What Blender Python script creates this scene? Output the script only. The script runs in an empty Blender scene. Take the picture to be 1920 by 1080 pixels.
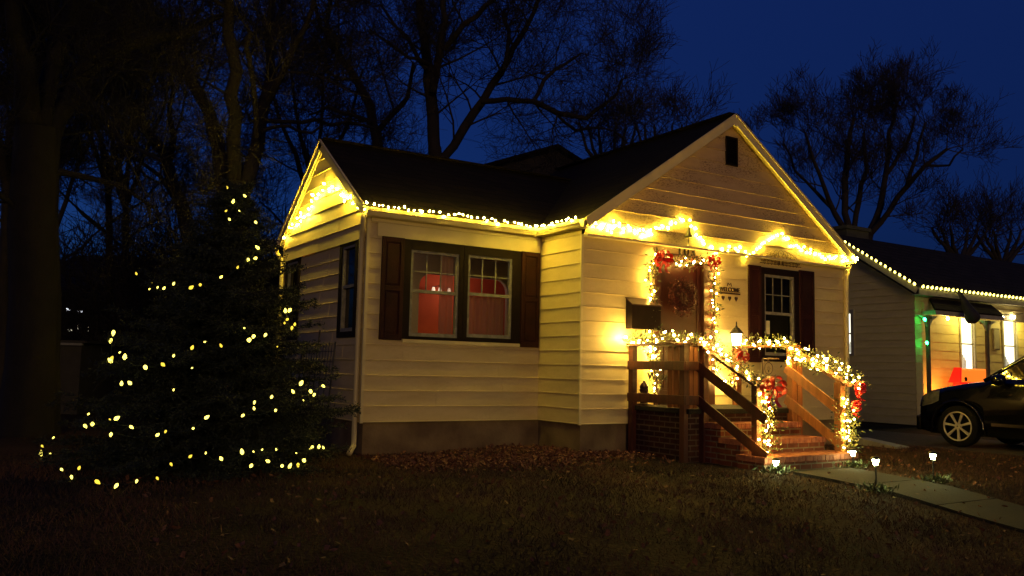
import bpy, math, random
import numpy as np
from mathutils import Vector, Matrix
from math import pi, sin, cos, radians, sqrt

scene = bpy.context.scene
col = scene.collection
random.seed(11)
RNG = np.random.default_rng(5)

# ------------------------------------------------------------------ camera
F = 1589.77; PITCH = .0944011; ROLL = .0225433; YAW = .560647
CAM = Vector((-7.08303, -9.46046, .7473))
_fw = Vector((sin(YAW)*cos(PITCH), cos(YAW)*cos(PITCH), sin(PITCH)))
_rt = Vector((cos(YAW), -sin(YAW), 0)); _up = _rt.cross(_fw)
RT = _rt*cos(ROLL)+_up*sin(ROLL); UP = _up*cos(ROLL)-_rt*sin(ROLL)
cd = bpy.data.cameras.new('camera'); cam = bpy.data.objects.new('camera', cd); col.objects.link(cam)
cd.sensor_width = 36; cd.lens = F/1920*36; cd.clip_end = 1000; cd.clip_start = .05
cam.matrix_world = Matrix(((RT.x, UP.x, -_fw.x, CAM.x), (RT.y, UP.y, -_fw.y, CAM.y), (RT.z, UP.z, -_fw.z, CAM.z), (0, 0, 0, 1)))
scene.camera = cam

def ray(px, py): return _fw+RT*((px-960)/F)-UP*((py-540)/F)
def at(px, py, ax, val):                       # pixel of the photograph -> point on the plane ax = val
    d = ray(px, py); i = 'xyz'.index(ax); return CAM+d*((val-CAM[i])/d[i])
def atd(px, py, D): return CAM+ray(px, py)*D   # pixel -> point at depth D

# ------------------------------------------------------------------ world, light, exposure
w = bpy.data.worlds.new('World'); scene.world = w; w.use_nodes = True
nt = w.node_tree; nt.nodes.clear()
sky = nt.nodes.new('ShaderNodeTexSky'); sky.sky_type = 'NISHITA'; sky.sun_disc = False
sky.sun_elevation = radians(-4); sky.sun_rotation = radians(-15); sky.ozone_density = 3.0; sky.altitude = 200
mulc = nt.nodes.new('ShaderNodeMix'); mulc.data_type = 'RGBA'; mulc.blend_type = 'MULTIPLY'
mulc.inputs[0].default_value = 1; mulc.inputs[7].default_value = (.12, .38, .66, 1)
bg = nt.nodes.new('ShaderNodeBackground'); bg.inputs[1].default_value = 1.0
wo = nt.nodes.new('ShaderNodeOutputWorld')
tcw = nt.nodes.new('ShaderNodeTexCoord'); sxw = nt.nodes.new('ShaderNodeSeparateXYZ'); rw = nt.nodes.new('ShaderNodeValToRGB')
rw.color_ramp.elements[0].position = 0; rw.color_ramp.elements[0].color = (.0014, .0045, .020, 1)      # clear night air, darkest at the horizon
rw.color_ramp.elements[1].position = .42; rw.color_ramp.elements[1].color = (.0034, .0108, .062, 1)
e_ = rw.color_ramp.elements.new(.16); e_.color = (.0020, .0080, .046, 1)
addw = nt.nodes.new('ShaderNodeMix'); addw.data_type = 'RGBA'; addw.blend_type = 'ADD'; addw.inputs[0].default_value = 1
nt.links.new(tcw.outputs['Generated'], sxw.inputs[0]); nt.links.new(sxw.outputs[2], rw.inputs[0])
nt.links.new(sky.outputs[0], mulc.inputs[6]); nt.links.new(mulc.outputs[2], addw.inputs[6]); nt.links.new(rw.outputs[0], addw.inputs[7]); nt.links.new(addw.outputs[2], bg.inputs[0]); nt.links.new(bg.outputs[0], wo.inputs[0])

sl = bpy.data.lights.new('sun', 'SUN'); sun = bpy.data.objects.new('sun', sl); col.objects.link(sun)
sl.energy = .36; sl.angle = radians(14); sl.color = (1, .62, .29)
sun.rotation_euler = Vector((.44, 1.0, -.165)).to_track_quat('-Z', 'Y').to_euler()

vs = scene.view_settings
scene.display_settings.display_device = 'sRGB'
vs.view_transform = 'Standard'; vs.look = 'None'; vs.exposure = .12; vs.gamma = 1
scene.cycles.use_denoising = True
scene.cycles.max_bounces = 6
scene.cycles.sample_clamp_indirect = 4
scene.cycles.use_light_tree = True

# ------------------------------------------------------------------ materials
def newmat(name):
    m = bpy.data.materials.new(name); m.use_nodes = True
    return m, m.node_tree, m.node_tree.nodes['Principled BSDF']

def mat(name, c, rough=.6, c2=None, scale=6, bump=0, bscale=40, metal=0, spec=.4, detail=6, coat=0, stretch=None):
    m, t, b = newmat(name)
    b.inputs['Roughness'].default_value = rough; b.inputs['Metallic'].default_value = metal
    b.inputs['Specular IOR Level'].default_value = spec; b.inputs['Coat Weight'].default_value = coat
    tc = t.nodes.new('ShaderNodeTexCoord'); src = tc.outputs['Object']
    if stretch:
        mp = t.nodes.new('ShaderNodeMapping'); mp.inputs['Scale'].default_value = stretch
        t.links.new(src, mp.inputs[0]); src = mp.outputs[0]
    n = t.nodes.new('ShaderNodeTexNoise'); n.inputs['Scale'].default_value = scale; n.inputs['Detail'].default_value = detail
    t.links.new(src, n.inputs['Vector'])
    cr = t.nodes.new('ShaderNodeValToRGB'); c2 = c2 or tuple(x*.75 for x in c)
    cr.color_ramp.elements[0].position = .35; cr.color_ramp.elements[1].position = .65
    cr.color_ramp.elements[0].color = (*c2, 1); cr.color_ramp.elements[1].color = (*c, 1)
    t.links.new(n.outputs[0], cr.inputs[0]); t.links.new(cr.outputs[0], b.inputs['Base Color'])
    if bump:
        n2 = t.nodes.new('ShaderNodeTexNoise'); n2.inputs['Scale'].default_value = bscale; n2.inputs['Detail'].default_value = 4
        bp = t.nodes.new('ShaderNodeBump'); bp.inputs['Strength'].default_value = bump; bp.inputs['Distance'].default_value = .01
        t.links.new(src, n2.inputs['Vector']); t.links.new(n2.outputs[0], bp.inputs['Height']); t.links.new(bp.outputs[0], b.inputs['Normal'])
    return m

def emis(name, c, s, base=None):
    m, t, b = newmat(name)
    b.inputs['Base Color'].default_value = (*(base or c), 1)
    b.inputs['Emission Color'].default_value = (*c, 1); b.inputs['Emission Strength'].default_value = s
    b.inputs['Roughness'].default_value = .4
    return m

def uvz(t):
    """u = x + y, v = z, for bricks and shingles on walls facing x or y"""
    tc = t.nodes.new('ShaderNodeTexCoord'); s = t.nodes.new('ShaderNodeSeparateXYZ'); a = t.nodes.new('ShaderNodeMath'); a.operation = 'ADD'
    c = t.nodes.new('ShaderNodeCombineXYZ')
    t.links.new(tc.outputs['Object'], s.inputs[0]); t.links.new(s.outputs[0], a.inputs[0]); t.links.new(s.outputs[1], a.inputs[1])
    t.links.new(a.outputs[0], c.inputs[0]); t.links.new(s.outputs[2], c.inputs[1])
    return c.outputs[0]

def brickmat(name, c1, c2, mortar, bw=.21, rh=.072, ms=.009, rough=.85, bump=.8):
    m, t, b = newmat(name); b.inputs['Roughness'].default_value = rough; b.inputs['Specular IOR Level'].default_value = .15
    v = uvz(t)
    br = t.nodes.new('ShaderNodeTexBrick'); br.inputs['Scale'].default_value = 1
    br.inputs['Brick Width'].default_value = bw; br.inputs['Row Height'].default_value = rh; br.inputs['Mortar Size'].default_value = ms
    br.inputs['Color1'].default_value = (*c1, 1); br.inputs['Color2'].default_value = (*c2, 1); br.inputs['Mortar'].default_value = (*mortar, 1)
    n = t.nodes.new('ShaderNodeTexNoise'); n.inputs['Scale'].default_value = 9
    mx = t.nodes.new('ShaderNodeMix'); mx.data_type = 'RGBA'; mx.blend_type = 'MULTIPLY'; mx.inputs[0].default_value = .7
    t.links.new(v, br.inputs['Vector']); t.links.new(v, n.inputs['Vector'])
    t.links.new(br.outputs[0], mx.inputs[6]); t.links.new(n.outputs[0], mx.inputs[7]); t.links.new(mx.outputs[2], b.inputs['Base Color'])
    bp = t.nodes.new('ShaderNodeBump'); bp.inputs['Strength'].default_value = bump; bp.inputs['Distance'].default_value = .006; bp.invert = True
    t.links.new(br.outputs['Fac'], bp.inputs['Height']); t.links.new(bp.outputs[0], b.inputs['Normal'])
    return m

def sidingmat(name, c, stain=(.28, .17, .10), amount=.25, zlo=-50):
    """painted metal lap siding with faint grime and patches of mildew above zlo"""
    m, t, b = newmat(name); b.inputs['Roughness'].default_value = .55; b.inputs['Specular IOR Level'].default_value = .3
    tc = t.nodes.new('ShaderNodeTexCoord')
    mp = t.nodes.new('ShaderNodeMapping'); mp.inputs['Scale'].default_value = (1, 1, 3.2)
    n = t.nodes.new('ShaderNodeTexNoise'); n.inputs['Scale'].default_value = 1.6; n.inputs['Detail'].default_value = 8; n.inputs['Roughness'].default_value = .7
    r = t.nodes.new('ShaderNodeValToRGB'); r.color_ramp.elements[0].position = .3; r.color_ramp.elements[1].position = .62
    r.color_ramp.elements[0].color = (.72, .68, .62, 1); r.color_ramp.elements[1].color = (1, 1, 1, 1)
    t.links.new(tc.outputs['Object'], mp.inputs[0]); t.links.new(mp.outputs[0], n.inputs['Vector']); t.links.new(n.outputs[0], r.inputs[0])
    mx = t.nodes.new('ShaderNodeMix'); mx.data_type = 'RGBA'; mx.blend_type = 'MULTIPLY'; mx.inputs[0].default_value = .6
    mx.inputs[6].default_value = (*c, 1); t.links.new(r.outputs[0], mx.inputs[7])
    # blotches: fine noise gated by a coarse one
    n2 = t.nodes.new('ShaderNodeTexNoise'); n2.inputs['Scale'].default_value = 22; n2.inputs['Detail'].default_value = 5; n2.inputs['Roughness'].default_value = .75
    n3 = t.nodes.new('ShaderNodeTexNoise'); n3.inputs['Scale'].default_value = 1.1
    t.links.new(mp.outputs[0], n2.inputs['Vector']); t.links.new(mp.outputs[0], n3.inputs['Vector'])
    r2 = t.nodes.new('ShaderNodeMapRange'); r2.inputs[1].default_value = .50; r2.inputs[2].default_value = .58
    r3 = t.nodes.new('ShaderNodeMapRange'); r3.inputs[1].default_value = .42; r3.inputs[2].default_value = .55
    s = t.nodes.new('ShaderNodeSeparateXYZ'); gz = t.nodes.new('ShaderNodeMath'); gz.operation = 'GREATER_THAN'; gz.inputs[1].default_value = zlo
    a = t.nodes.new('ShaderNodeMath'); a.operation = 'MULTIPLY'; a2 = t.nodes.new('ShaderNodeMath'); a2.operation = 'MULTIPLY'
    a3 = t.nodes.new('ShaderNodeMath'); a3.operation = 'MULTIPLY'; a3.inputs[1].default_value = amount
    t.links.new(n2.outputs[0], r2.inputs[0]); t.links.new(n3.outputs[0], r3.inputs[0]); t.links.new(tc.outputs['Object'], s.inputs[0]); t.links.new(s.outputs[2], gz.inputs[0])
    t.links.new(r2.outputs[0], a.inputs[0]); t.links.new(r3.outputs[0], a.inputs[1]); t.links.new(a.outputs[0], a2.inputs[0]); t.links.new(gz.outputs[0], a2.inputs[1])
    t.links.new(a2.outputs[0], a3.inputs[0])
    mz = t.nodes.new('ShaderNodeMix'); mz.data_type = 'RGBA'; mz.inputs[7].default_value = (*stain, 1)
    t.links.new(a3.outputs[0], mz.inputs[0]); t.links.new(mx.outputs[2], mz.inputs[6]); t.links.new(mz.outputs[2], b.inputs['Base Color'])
    n4 = t.nodes.new('ShaderNodeTexNoise'); n4.inputs['Scale'].default_value = 3.5
    bp = t.nodes.new('ShaderNodeBump'); bp.inputs['Strength'].default_value = .5; bp.inputs['Distance'].default_value = .01
    t.links.new(tc.outputs['Object'], n4.inputs['Vector']); t.links.new(n4.outputs[0], bp.inputs['Height']); t.links.new(bp.outputs[0], b.inputs['Normal'])
    return m

def glassmat(name, tint=(1, 1, 1), refl=.02):
    m, t, b = newmat(name); t.nodes.remove(b)
    out = t.nodes['Material Output']; tr = t.nodes.new('ShaderNodeBsdfTransparent'); tr.inputs[0].default_value = (*tint, 1)
    gl = t.nodes.new('ShaderNodeBsdfGlossy'); gl.inputs[0].default_value = (.14, .13, .12, 1); gl.inputs['Roughness'].default_value = .06
    fr = t.nodes.new('ShaderNodeFresnel'); fr.inputs[0].default_value = 1.22; mx = t.nodes.new('ShaderNodeMixShader')
    ad = t.nodes.new('ShaderNodeMath'); ad.operation = 'ADD'; ad.inputs[1].default_value = refl*.5
    t.links.new(fr.outputs[0], ad.inputs[0]); t.links.new(ad.outputs[0], mx.inputs[0]); t.links.new(tr.outputs[0], mx.inputs[1]); t.links.new(gl.outputs[0], mx.inputs[2])
    t.links.new(mx.outputs[0], out.inputs[0])
    return m

M = {}
M['siding'] = sidingmat('cream_siding', (.61, .49, .25), amount=.12)
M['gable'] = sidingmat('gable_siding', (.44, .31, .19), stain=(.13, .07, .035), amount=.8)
M['trim'] = mat('cream_trim', (.64, .54, .29), .5, (.55, .46, .25), 3)
M['soffit'] = mat('darkened_soffit', (.26, .20, .11), .8, (.2, .15, .08), 4)  # trim colour darkened to hold back the string light under the rake
M['white_sash'] = mat('white_sash', (.25, .235, .21), .5, (.16, .15, .13), 14)
M['darktrim'] = mat('dark_brown_trim', (.014, .007, .006), .7, (.009, .005, .004), 8, spec=.12)
M['shutter'] = mat('shutter_red_brown', (.034, .009, .007), .6, (.021, .006, .005), 5, .3, 30, spec=.15)
M['conc'] = mat('foundation_concrete', (.24, .17, .085), .9, (.13, .085, .045), 2.5, .6, 30)
M['shingle'] = brickmat('roof_shingle', (.022, .013, .008), (.012, .007, .005), (.005, .003, .002), .33, .1, .008, .95, .7)
M['brick'] = brickmat('porch_brick', (.24, .065, .032), (.14, .035, .02), (.26, .18, .12))
M['wood'] = mat('shaded_rail_stain', (.085, .022, .011), .55, (.05, .013, .007), 3, .4, 30, stretch=(6, 6, 1))  # left railing, its backlit shade put into the colour
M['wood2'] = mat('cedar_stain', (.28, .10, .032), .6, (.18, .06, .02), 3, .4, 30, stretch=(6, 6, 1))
M['door'] = mat('red_door', (.045, .007, .004), .4, (.03, .005, .003), 4)
M['jamb'] = mat('door_jamb_brown', (.065, .02, .011), .45, (.04, .013, .008), 5)
M['glass'] = glassmat('window_glass')
M['black'] = mat('black_iron', (.018, .014, .012), .5, (.01, .008, .007), 20)
M['iron'] = mat('rusty_iron', (.06, .025, .015), .6, (.03, .014, .01), 20)
M['interior'] = mat('interior_plaster', (.33, .26, .21), .8, (.28, .22, .18), 2)
M['redwall'] = mat('interior_red_wall', (.55, .10, .035), .8, (.38, .065, .025), 1.5)
M['darkroom'] = mat('dark_room', (.05, .04, .035), .9)
M['red'] = mat('red_ribbon', (.62, .012, .016), .4, (.42, .008, .012), 8, spec=.5)
M['garland'] = mat('garland_leaf', (.10, .115, .035), .5, (.045, .065, .02), 9, spec=.5)
M['vine'] = mat('garland_vine', (.035, .028, .012), .7)
M['wire'] = mat('light_wire', (.012, .02, .010), .5)
M['bark'] = mat('bare_bark', (.020, .014, .013), .9, (.011, .009, .009), 5, .6, 20)
M['bark3'] = mat('darkened_bark', (.010, .008, .008), .95, (.006, .005, .005), 5, .6, 20)  # bark darkened so the big left trunk sinks into the night
M['bark2'] = mat('far_bark', (.030, .024, .024), .9, (.02, .016, .016), 4)
M['needle'] = mat('spruce_needle', (.028, .038, .024), .7, (.010, .016, .010), 2.5)
M['grass'] = mat('dry_grass', (.110, .052, .028), .9, (.034, .022, .012), 1.2)
M['leaf'] = mat('fallen_leaf', (.20, .080, .040), .8, (.07, .028, .016), 30)
M['soil'] = mat('bed_soil', (.035, .022, .014), .95, (.02, .013, .009), 9, .8, 30)
M['path'] = mat('path_concrete', (.018, .012, .007), .95, (.007, .005, .003), 2.2, .6, 40)
M['nsiding'] = sidingmat('neighbour_siding', (.70, .62, .30), amount=.1)
M['nlit'] = sidingmat('neighbour_porch_siding', (.62, .54, .25), amount=.05)
M['ntrim'] = mat('neighbour_trim', (.4, .38, .28), .6)
M['nshingle'] = brickmat('neighbour_shingle', (.05, .042, .034), (.032, .027, .022), (.014, .012, .01), .33, .12, .008, .95, .7)
M['post'] = mat('porch_post_paint', (.17, .12, .08), .6, (.10, .07, .05), 6)
M['carpaint'] = mat('black_car_paint', (.003, .003, .0035), .12, (.002, .002, .002), 3, coat=.6, spec=.4)
M['rubber'] = mat('tyre_rubber', (.010, .010, .010), .9, spec=.12)
M['alloy'] = mat('alloy_wheel', (.60, .54, .42), .35, (.48, .43, .34), 6, metal=.2)
M['chrome'] = mat('car_chrome', (.6, .6, .6), .12, metal=1)
M['carglass'] = mat('car_glass', (.006, .007, .008), .04, coat=1)
M['lens'] = mat('headlight_lens', (.18, .17, .14), .1, (.1, .1, .08), 12, coat=1)
M['galv'] = mat('galvanised', (.30, .29, .24), .5, (.22, .2, .17), 6)

YEL = (1, .72, .055); WARM = (1, .60, .095)
M['b_yel'] = emis('yellow_led', YEL, 560)
M['b_warm'] = emis('warm_bulb', WARM, 260)
M['b_tree'] = emis('tree_bulb', (1, .84, .13), 3.4)
M['b_tree2'] = emis('tree_bulb_dim', (1, .72, .06), 1.3)
M['b_bright'] = emis('bright_bulb', (1, .66, .14), 1700)
M['b_green'] = emis('green_bulb', (.02, 1, .16), 38)
M['b_nb'] = emis('neighbour_bulb', (1, .82, .15), 6)
M['b_white'] = emis('porch_bulb', (1, .8, .42), 120)
M['lamp'] = emis('lantern_glow', (1, .72, .28), 22)
M['solar'] = emis('solar_glow', (.80, .95, .42), 120)
M['nwin'] = emis('lit_window', (1, .96, .74), 1.7)

# ------------------------------------------------------------------ object helpers
ORG = {}
def tag(o, label=None, cat=None, group=None, kind=None):
    if label: o['label'] = label
    if cat: o['category'] = cat
    if group: o['group'] = group
    if kind: o['kind'] = kind
    return o

def thing(name, loc, label, cat, group=None):
    o = bpy.data.objects.new(name, None); col.objects.link(o); o.location = loc; o.empty_display_size = .2
    ORG[o.name] = Vector(loc); return tag(o, label, cat, group)

def link_mesh(name, me, parent=None, loc=None):
    o = bpy.data.objects.new(name, me); col.objects.link(o)
    if parent is not None:
        o.parent = parent; ORG[o.name] = ORG[parent.name]
    else:
        ORG[o.name] = Vector(loc or (0, 0, 0))
        if loc: o.location = loc
    return o

class MB:
    def __init__(s): s.v = []; s.f = []
    def add(s, vs, fs):
        b = len(s.v); s.v += [tuple(x) for x in vs]; s.f += [tuple(b+i for i in f) for f in fs]; return s
    def hexa(s, p):   # 8 corners: bottom 4, top 4
        return s.add(p, [(0, 3, 2, 1), (4, 5, 6, 7), (0, 1, 5, 4), (1, 2, 6, 5), (2, 3, 7, 6), (3, 0, 4, 7)])
    def box(s, a, b):
        x0, y0, z0 = a; x1, y1, z1 = b
        return s.hexa([(x0, y0, z0), (x1, y0, z0), (x1, y1, z0), (x0, y1, z0), (x0, y0, z1), (x1, y0, z1), (x1, y1, z1), (x0, y1, z1)])
    def tbox(s, T, u0, u1, z0, z1, o0, o1):
        return s.hexa([T(u0, z0, o1), T(u1, z0, o1), T(u1, z0, o0), T(u0, z0, o0), T(u0, z1, o1), T(u1, z1, o1), T(u1, z1, o0), T(u0, z1, o0)])
    def beam(s, p0, p1, wd, ht, up=(0, 0, 1)):
        p0 = Vector(p0); p1 = Vector(p1); d = (p1-p0).normalized(); up = Vector(up)
        r = d.cross(up)
        if r.length < 1e-4: r = d.cross(Vector((0, 1, 0)))
        r.normalize(); u = r.cross(d); r *= wd/2; u *= ht/2
        return s.hexa([p0-r-u, p0+r-u, p1+r-u, p1-r-u, p0-r+u, p0+r+u, p1+r+u, p1-r+u])
    def tube(s, pts, r, n=6, caps=True):
        pts = [Vector(p) for p in pts]; k = len(pts); rs = r if isinstance(r, (list, tuple)) else [r]*k
        b = len(s.v); prev = None
        for i, p in enumerate(pts):
            d = (pts[min(i+1, k-1)]-pts[max(i-1, 0)]); d = d.normalized() if d.length > 1e-9 else Vector((0, 0, 1))
            a = prev if prev is not None else (Vector((0, 0, 1)) if abs(d.z) < .9 else Vector((1, 0, 0)))
            x = (a-d*a.dot(d)); x = x.normalized() if x.length > 1e-6 else d.orthogonal().normalized(); prev = x; y = d.cross(x)
            for j in range(n):
                t = 2*pi*j/n; s.v.append(tuple(p+(x*cos(t)+y*sin(t))*rs[i]))
        for i in range(k-1):
            for j in range(n):
                j2 = (j+1) % n; s.f.append((b+i*n+j, b+i*n+j2, b+(i+1)*n+j2, b+(i+1)*n+j))
        if caps: s.f.append(tuple(b+j for j in range(n))[::-1]); s.f.append(tuple(b+(k-1)*n+j for j in range(n)))
        return s
    def lathe(s, c, prof, n=12, ax='z', caps=True):
        c = Vector(c); b = len(s.v)
        for r, h in prof:
            for j in range(n):
                t = 2*pi*j/n; v = (r*cos(t), r*sin(t), h)
                if ax == 'x': v = (h, v[0], v[1])
                if ax == 'y': v = (v[0], h, v[1])
                s.v.append(tuple(c+Vector(v)))
        for i in range(len(prof)-1):
            for j in range(n):
                j2 = (j+1) % n; s.f.append((b+i*n+j, b+i*n+j2, b+(i+1)*n+j2, b+(i+1)*n+j))
        if caps: s.f.append(tuple(b+j for j in range(n))[::-1]); s.f.append(tuple(b+(len(prof)-1)*n+j for j in range(n)))
        return s
    def build(s, name, m, parent=None, loc=None, smooth=False, label=None, bevel=0):
        o0 = ORG[parent.name] if parent is not None else Vector(loc or (0, 0, 0))
        me = bpy.data.meshes.new(name)
        me.from_pydata([(x-o0.x, y-o0.y, z-o0.z) for x, y, z in s.v], [], s.f); me.update()
        me.materials.append(M[m] if isinstance(m, str) else m)
        if smooth: me.polygons.foreach_set('use_smooth', [True]*len(me.polygons))
        o = link_mesh(name, me, parent, loc)
        if label: o['label'] = label
        if bevel:
            bv = o.modifiers.new('bevel', 'BEVEL'); bv.width = bevel; bv.segments = 2; bv.limit_method = 'ANGLE'
        return o

def tri_mesh(name, V, Fc, m, parent=None, loc=None, smooth=False):
    """numpy vertices (n,3) and faces (k, 3 or 4)"""
    o0 = ORG[parent.name] if parent is not None else Vector(loc or (0, 0, 0))
    V = np.asarray(V, np.float32)-np.array(o0, np.float32); Fc = np.asarray(Fc, np.int32)
    me = bpy.data.meshes.new(name); k = Fc.shape[1]
    me.vertices.add(len(V)); me.vertices.foreach_set('co', V.ravel())
    me.loops.add(Fc.size); me.loops.foreach_set('vertex_index', Fc.ravel())
    me.polygons.add(len(Fc)); me.polygons.foreach_set('loop_start', np.arange(0, Fc.size, k, dtype=np.int32))
    me.polygons.foreach_set('loop_total', np.full(len(Fc), k, np.int32))
    if smooth: me.polygons.foreach_set('use_smooth', np.ones(len(Fc), bool))
    me.update(calc_edges=True); me.validate(); me.materials.append(M[m])
    return link_mesh(name, me, parent, loc)

def rects(centers, sx, sy, rng, up_bias=0.0, dirs=None):
    """randomly turned small quads; returns V, F"""
    n = len(centers); c = np.asarray(centers)
    a = rng.normal(size=(n, 3)) if dirs is None else dirs+rng.normal(size=(n, 3))*.35
    a /= np.linalg.norm(a, axis=1, keepdims=True)
    b = rng.normal(size=(n, 3)); b -= (b*a).sum(1, keepdims=True)*a; b /= np.linalg.norm(b, axis=1, keepdims=True)
    s1 = (sx*rng.uniform(.6, 1.3, (n, 1))); s2 = (sy*rng.uniform(.6, 1.3, (n, 1)))
    V = np.stack([c-b*s2*.3, c+a*s1*.5-b*s2*.5, c+a*s1, c+a*s1*.5+b*s2*.5], 1).reshape(-1, 3)
    return V, np.arange(4*n).reshape(n, 4)

# ------------------------------------------------------------------ ground
def gz(x, y):
    """lawn height: level by the houses, falling gently towards the street"""
    t = np.clip((-2.4-np.asarray(y, float))/3.0, 0, 1)
    s = t*t*(3-2*t)
    z = -.43-.13*s-.085*np.clip(-4.0-np.asarray(y, float), 0, 12)
    z = z-.02*np.clip((np.asarray(x, float)-6.2)/1.5, 0, 1)
    return z
def bedz(x, y):
    """mulch bed heaped against the main wall, with a small mound"""
    x = np.asarray(x, float); y = np.asarray(y, float)
    return .10*np.exp(-((x+.9)/1.1)**2-((y-.35)/.38)**2)+.05*np.exp(-((x+.2)/.9)**2-((y+.5)/.35)**2)

xs = np.unique(np.concatenate([np.linspace(-260, -14, 20), np.linspace(-14, 16, 151), np.linspace(16, 260, 20)]))
ys = np.unique(np.concatenate([np.linspace(-30, -10, 12), np.linspace(-10, 6, 101), np.linspace(6, 320, 24)]))
GX, GY = np.meshgrid(xs, ys)
GZ = gz(GX, GY)+bedz(GX, GY)+.008*np.sin(GX*2.3+GY)*np.cos(GY*3.1-GX*.7)
nx = len(xs); ny = len(ys)
idx = np.arange(nx*ny).reshape(ny, nx)
gf = np.stack([idx[:-1, :-1], idx[:-1, 1:], idx[1:, 1:], idx[1:, :-1]], -1).reshape(-1, 4)

m, t, b = newmat('lawn_ground'); b.inputs['Roughness'].default_value = .95; b.inputs['Specular IOR Level'].default_value = .1
tc = t.nodes.new('ShaderNodeTexCoord')
n1 = t.nodes.new('ShaderNodeTexNoise'); n1.inputs['Scale'].default_value = .9; n1.inputs['Detail'].default_value = 8
n2 = t.nodes.new('ShaderNodeTexNoise'); n2.inputs['Scale'].default_value = 28; n2.inputs['Detail'].default_value = 6
r1 = t.nodes.new('ShaderNodeValToRGB'); r1.color_ramp.elements[0].position = .35; r1.color_ramp.elements[1].position = .65
r1.color_ramp.elements[0].color = (.018, .012, .007, 1); r1.color_ramp.elements[1].color = (.055, .030, .016, 1)
r2 = t.nodes.new('ShaderNodeValToRGB'); r2.color_ramp.elements[0].position = .3; r2.color_ramp.elements[1].position = .7
r2.color_ramp.elements[0].color = (.3, .3, .3, 1); r2.color_ramp.elements[1].color = (1.2, 1.1, 1, 1)
mx = t.nodes.new('ShaderNodeMix'); mx.data_type = 'RGBA'; mx.blend_type = 'MULTIPLY'; mx.inputs[0].default_value = 1
bp = t.nodes.new('ShaderNodeBump'); bp.inputs['Strength'].default_value = .9; bp.inputs['Distance'].default_value = .03
for n in (n1, n2): t.links.new(tc.outputs['Object'], n.inputs['Vector'])
t.links.new(n1.outputs[0], r1.inputs[0]); t.links.new(n2.outputs[0], r2.inputs[0]); t.links.new(r1.outputs[0], mx.inputs[6]); t.links.new(r2.outputs[0], mx.inputs[7])
t.links.new(mx.outputs[2], b.inputs['Base Color']); t.links.new(n2.outputs[0], bp.inputs['Height']); t.links.new(bp.outputs[0], b.inputs['Normal'])
M['ground'] = m
o = tri_mesh('ground', np.stack([GX, GY, GZ], -1).reshape(-1, 3), gf, 'ground', smooth=True); o['kind'] = 'structure'

# concrete path from the steps towards the street, a strip of slabs that follows the lawn
pb = MB(); x0, x1 = 1.2, 2.28; yy = -2.62
while yy > -13:
    ye = yy-.88
    for a in np.linspace(yy, ye+.22, 4):
        e = a-.22
        if e < ye: e = ye
        pb.hexa([(x0, e, gz(0, e)-.1), (x1, e, gz(0, e)-.1), (x1, a, gz(0, a)-.1), (x0, a, gz(0, a)-.1),
                 (x0, e, gz(0, e)+.035), (x1, e, gz(0, e)+.035), (x1, a, gz(0, a)+.035), (x0, a, gz(0, a)+.035)])
    yy = ye-.014
o = pb.build('path', 'path'); o['kind'] = 'structure'

# driveway strip between the houses
dv = MB()
for xa, xb in ((6.75, 9.75),):
    Y = np.linspace(2.5, -14, 34)
    for a, e in zip(Y[:-1], Y[1:]):
        dv.hexa([(xa, e, gz(8, e)-.12), (xb, e, gz(8, e)-.12), (xb, a, gz(8, a)-.12), (xa, a, gz(8, a)-.12),
                 (xa, e, gz(8, e)+.018), (xb, e, gz(8, e)+.018), (xb, a, gz(8, a)+.018), (xa, a, gz(8, a)+.018)])
M['drive'] = mat('driveway_gravel', (.05, .038, .028), .95, (.022, .017, .013), 9, .8, 60)
o = dv.build('driveway', 'drive'); o['kind'] = 'structure'

# grass blades (stuff)
def grass(n, xr, yr, h, seed):
    rng = np.random.default_rng(seed); x = rng.uniform(*xr, n); y = rng.uniform(*yr, n)
    keep = ~((x > -2.8) & (x < 5.8) & (y > -.02) & (x > -.02) | (x > -2.8) & (y > 1.0) & (x < 5.8))
    keep &= ~((x > x0+.05+.05*np.sin(y*5)) & (x < x1-.05+.05*np.sin(y*4.1)) & (y < -2.5)) & ~((x > .85) & (x < 2.95) & (y > -2.62) & (y < 0)) & ~((x > 6.75) & (x < 9.75))
    d = np.hypot(x-CAM.x, y-CAM.y); keep &= rng.uniform(size=n) < np.clip(8.0/d, .12, 1)
    cl = np.sin(x*3.1)*np.cos(y*2.7)+np.sin(x*7.7+y*5.1)*.6
    keep &= (cl+rng.uniform(-1.6, 1.6, n)) > -.9
    x = x[keep]; y = y[keep]; z = gz(x, y)+bedz(x, y)-.004; n = len(x)
    hh = h*rng.uniform(.4, 1.4, n); a = rng.uniform(0, 2*pi, n); wd = .0035*rng.uniform(.7, 1.6, n)
    ln = rng.normal(size=(n, 2))*.6*hh[:, None]
    P = np.stack([x, y, z], 1); off = np.stack([np.cos(a)*wd, np.sin(a)*wd, 0*a], 1)
    tip = P+np.stack([ln[:, 0], ln[:, 1], hh], 1)
    V = np.stack([P-off, P+off, tip], 1).reshape(-1, 3)
    return V, np.arange(3*n).reshape(n, 3)
Va, Fa = grass(260000, (-8.5, 6.7), (-8.6, 2.5), .045, 3)
o = tri_mesh('grass', Va, Fa, 'grass'); tag(o, 'short dry brown lawn grass in front of the house', 'grass', kind='stuff')

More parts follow.
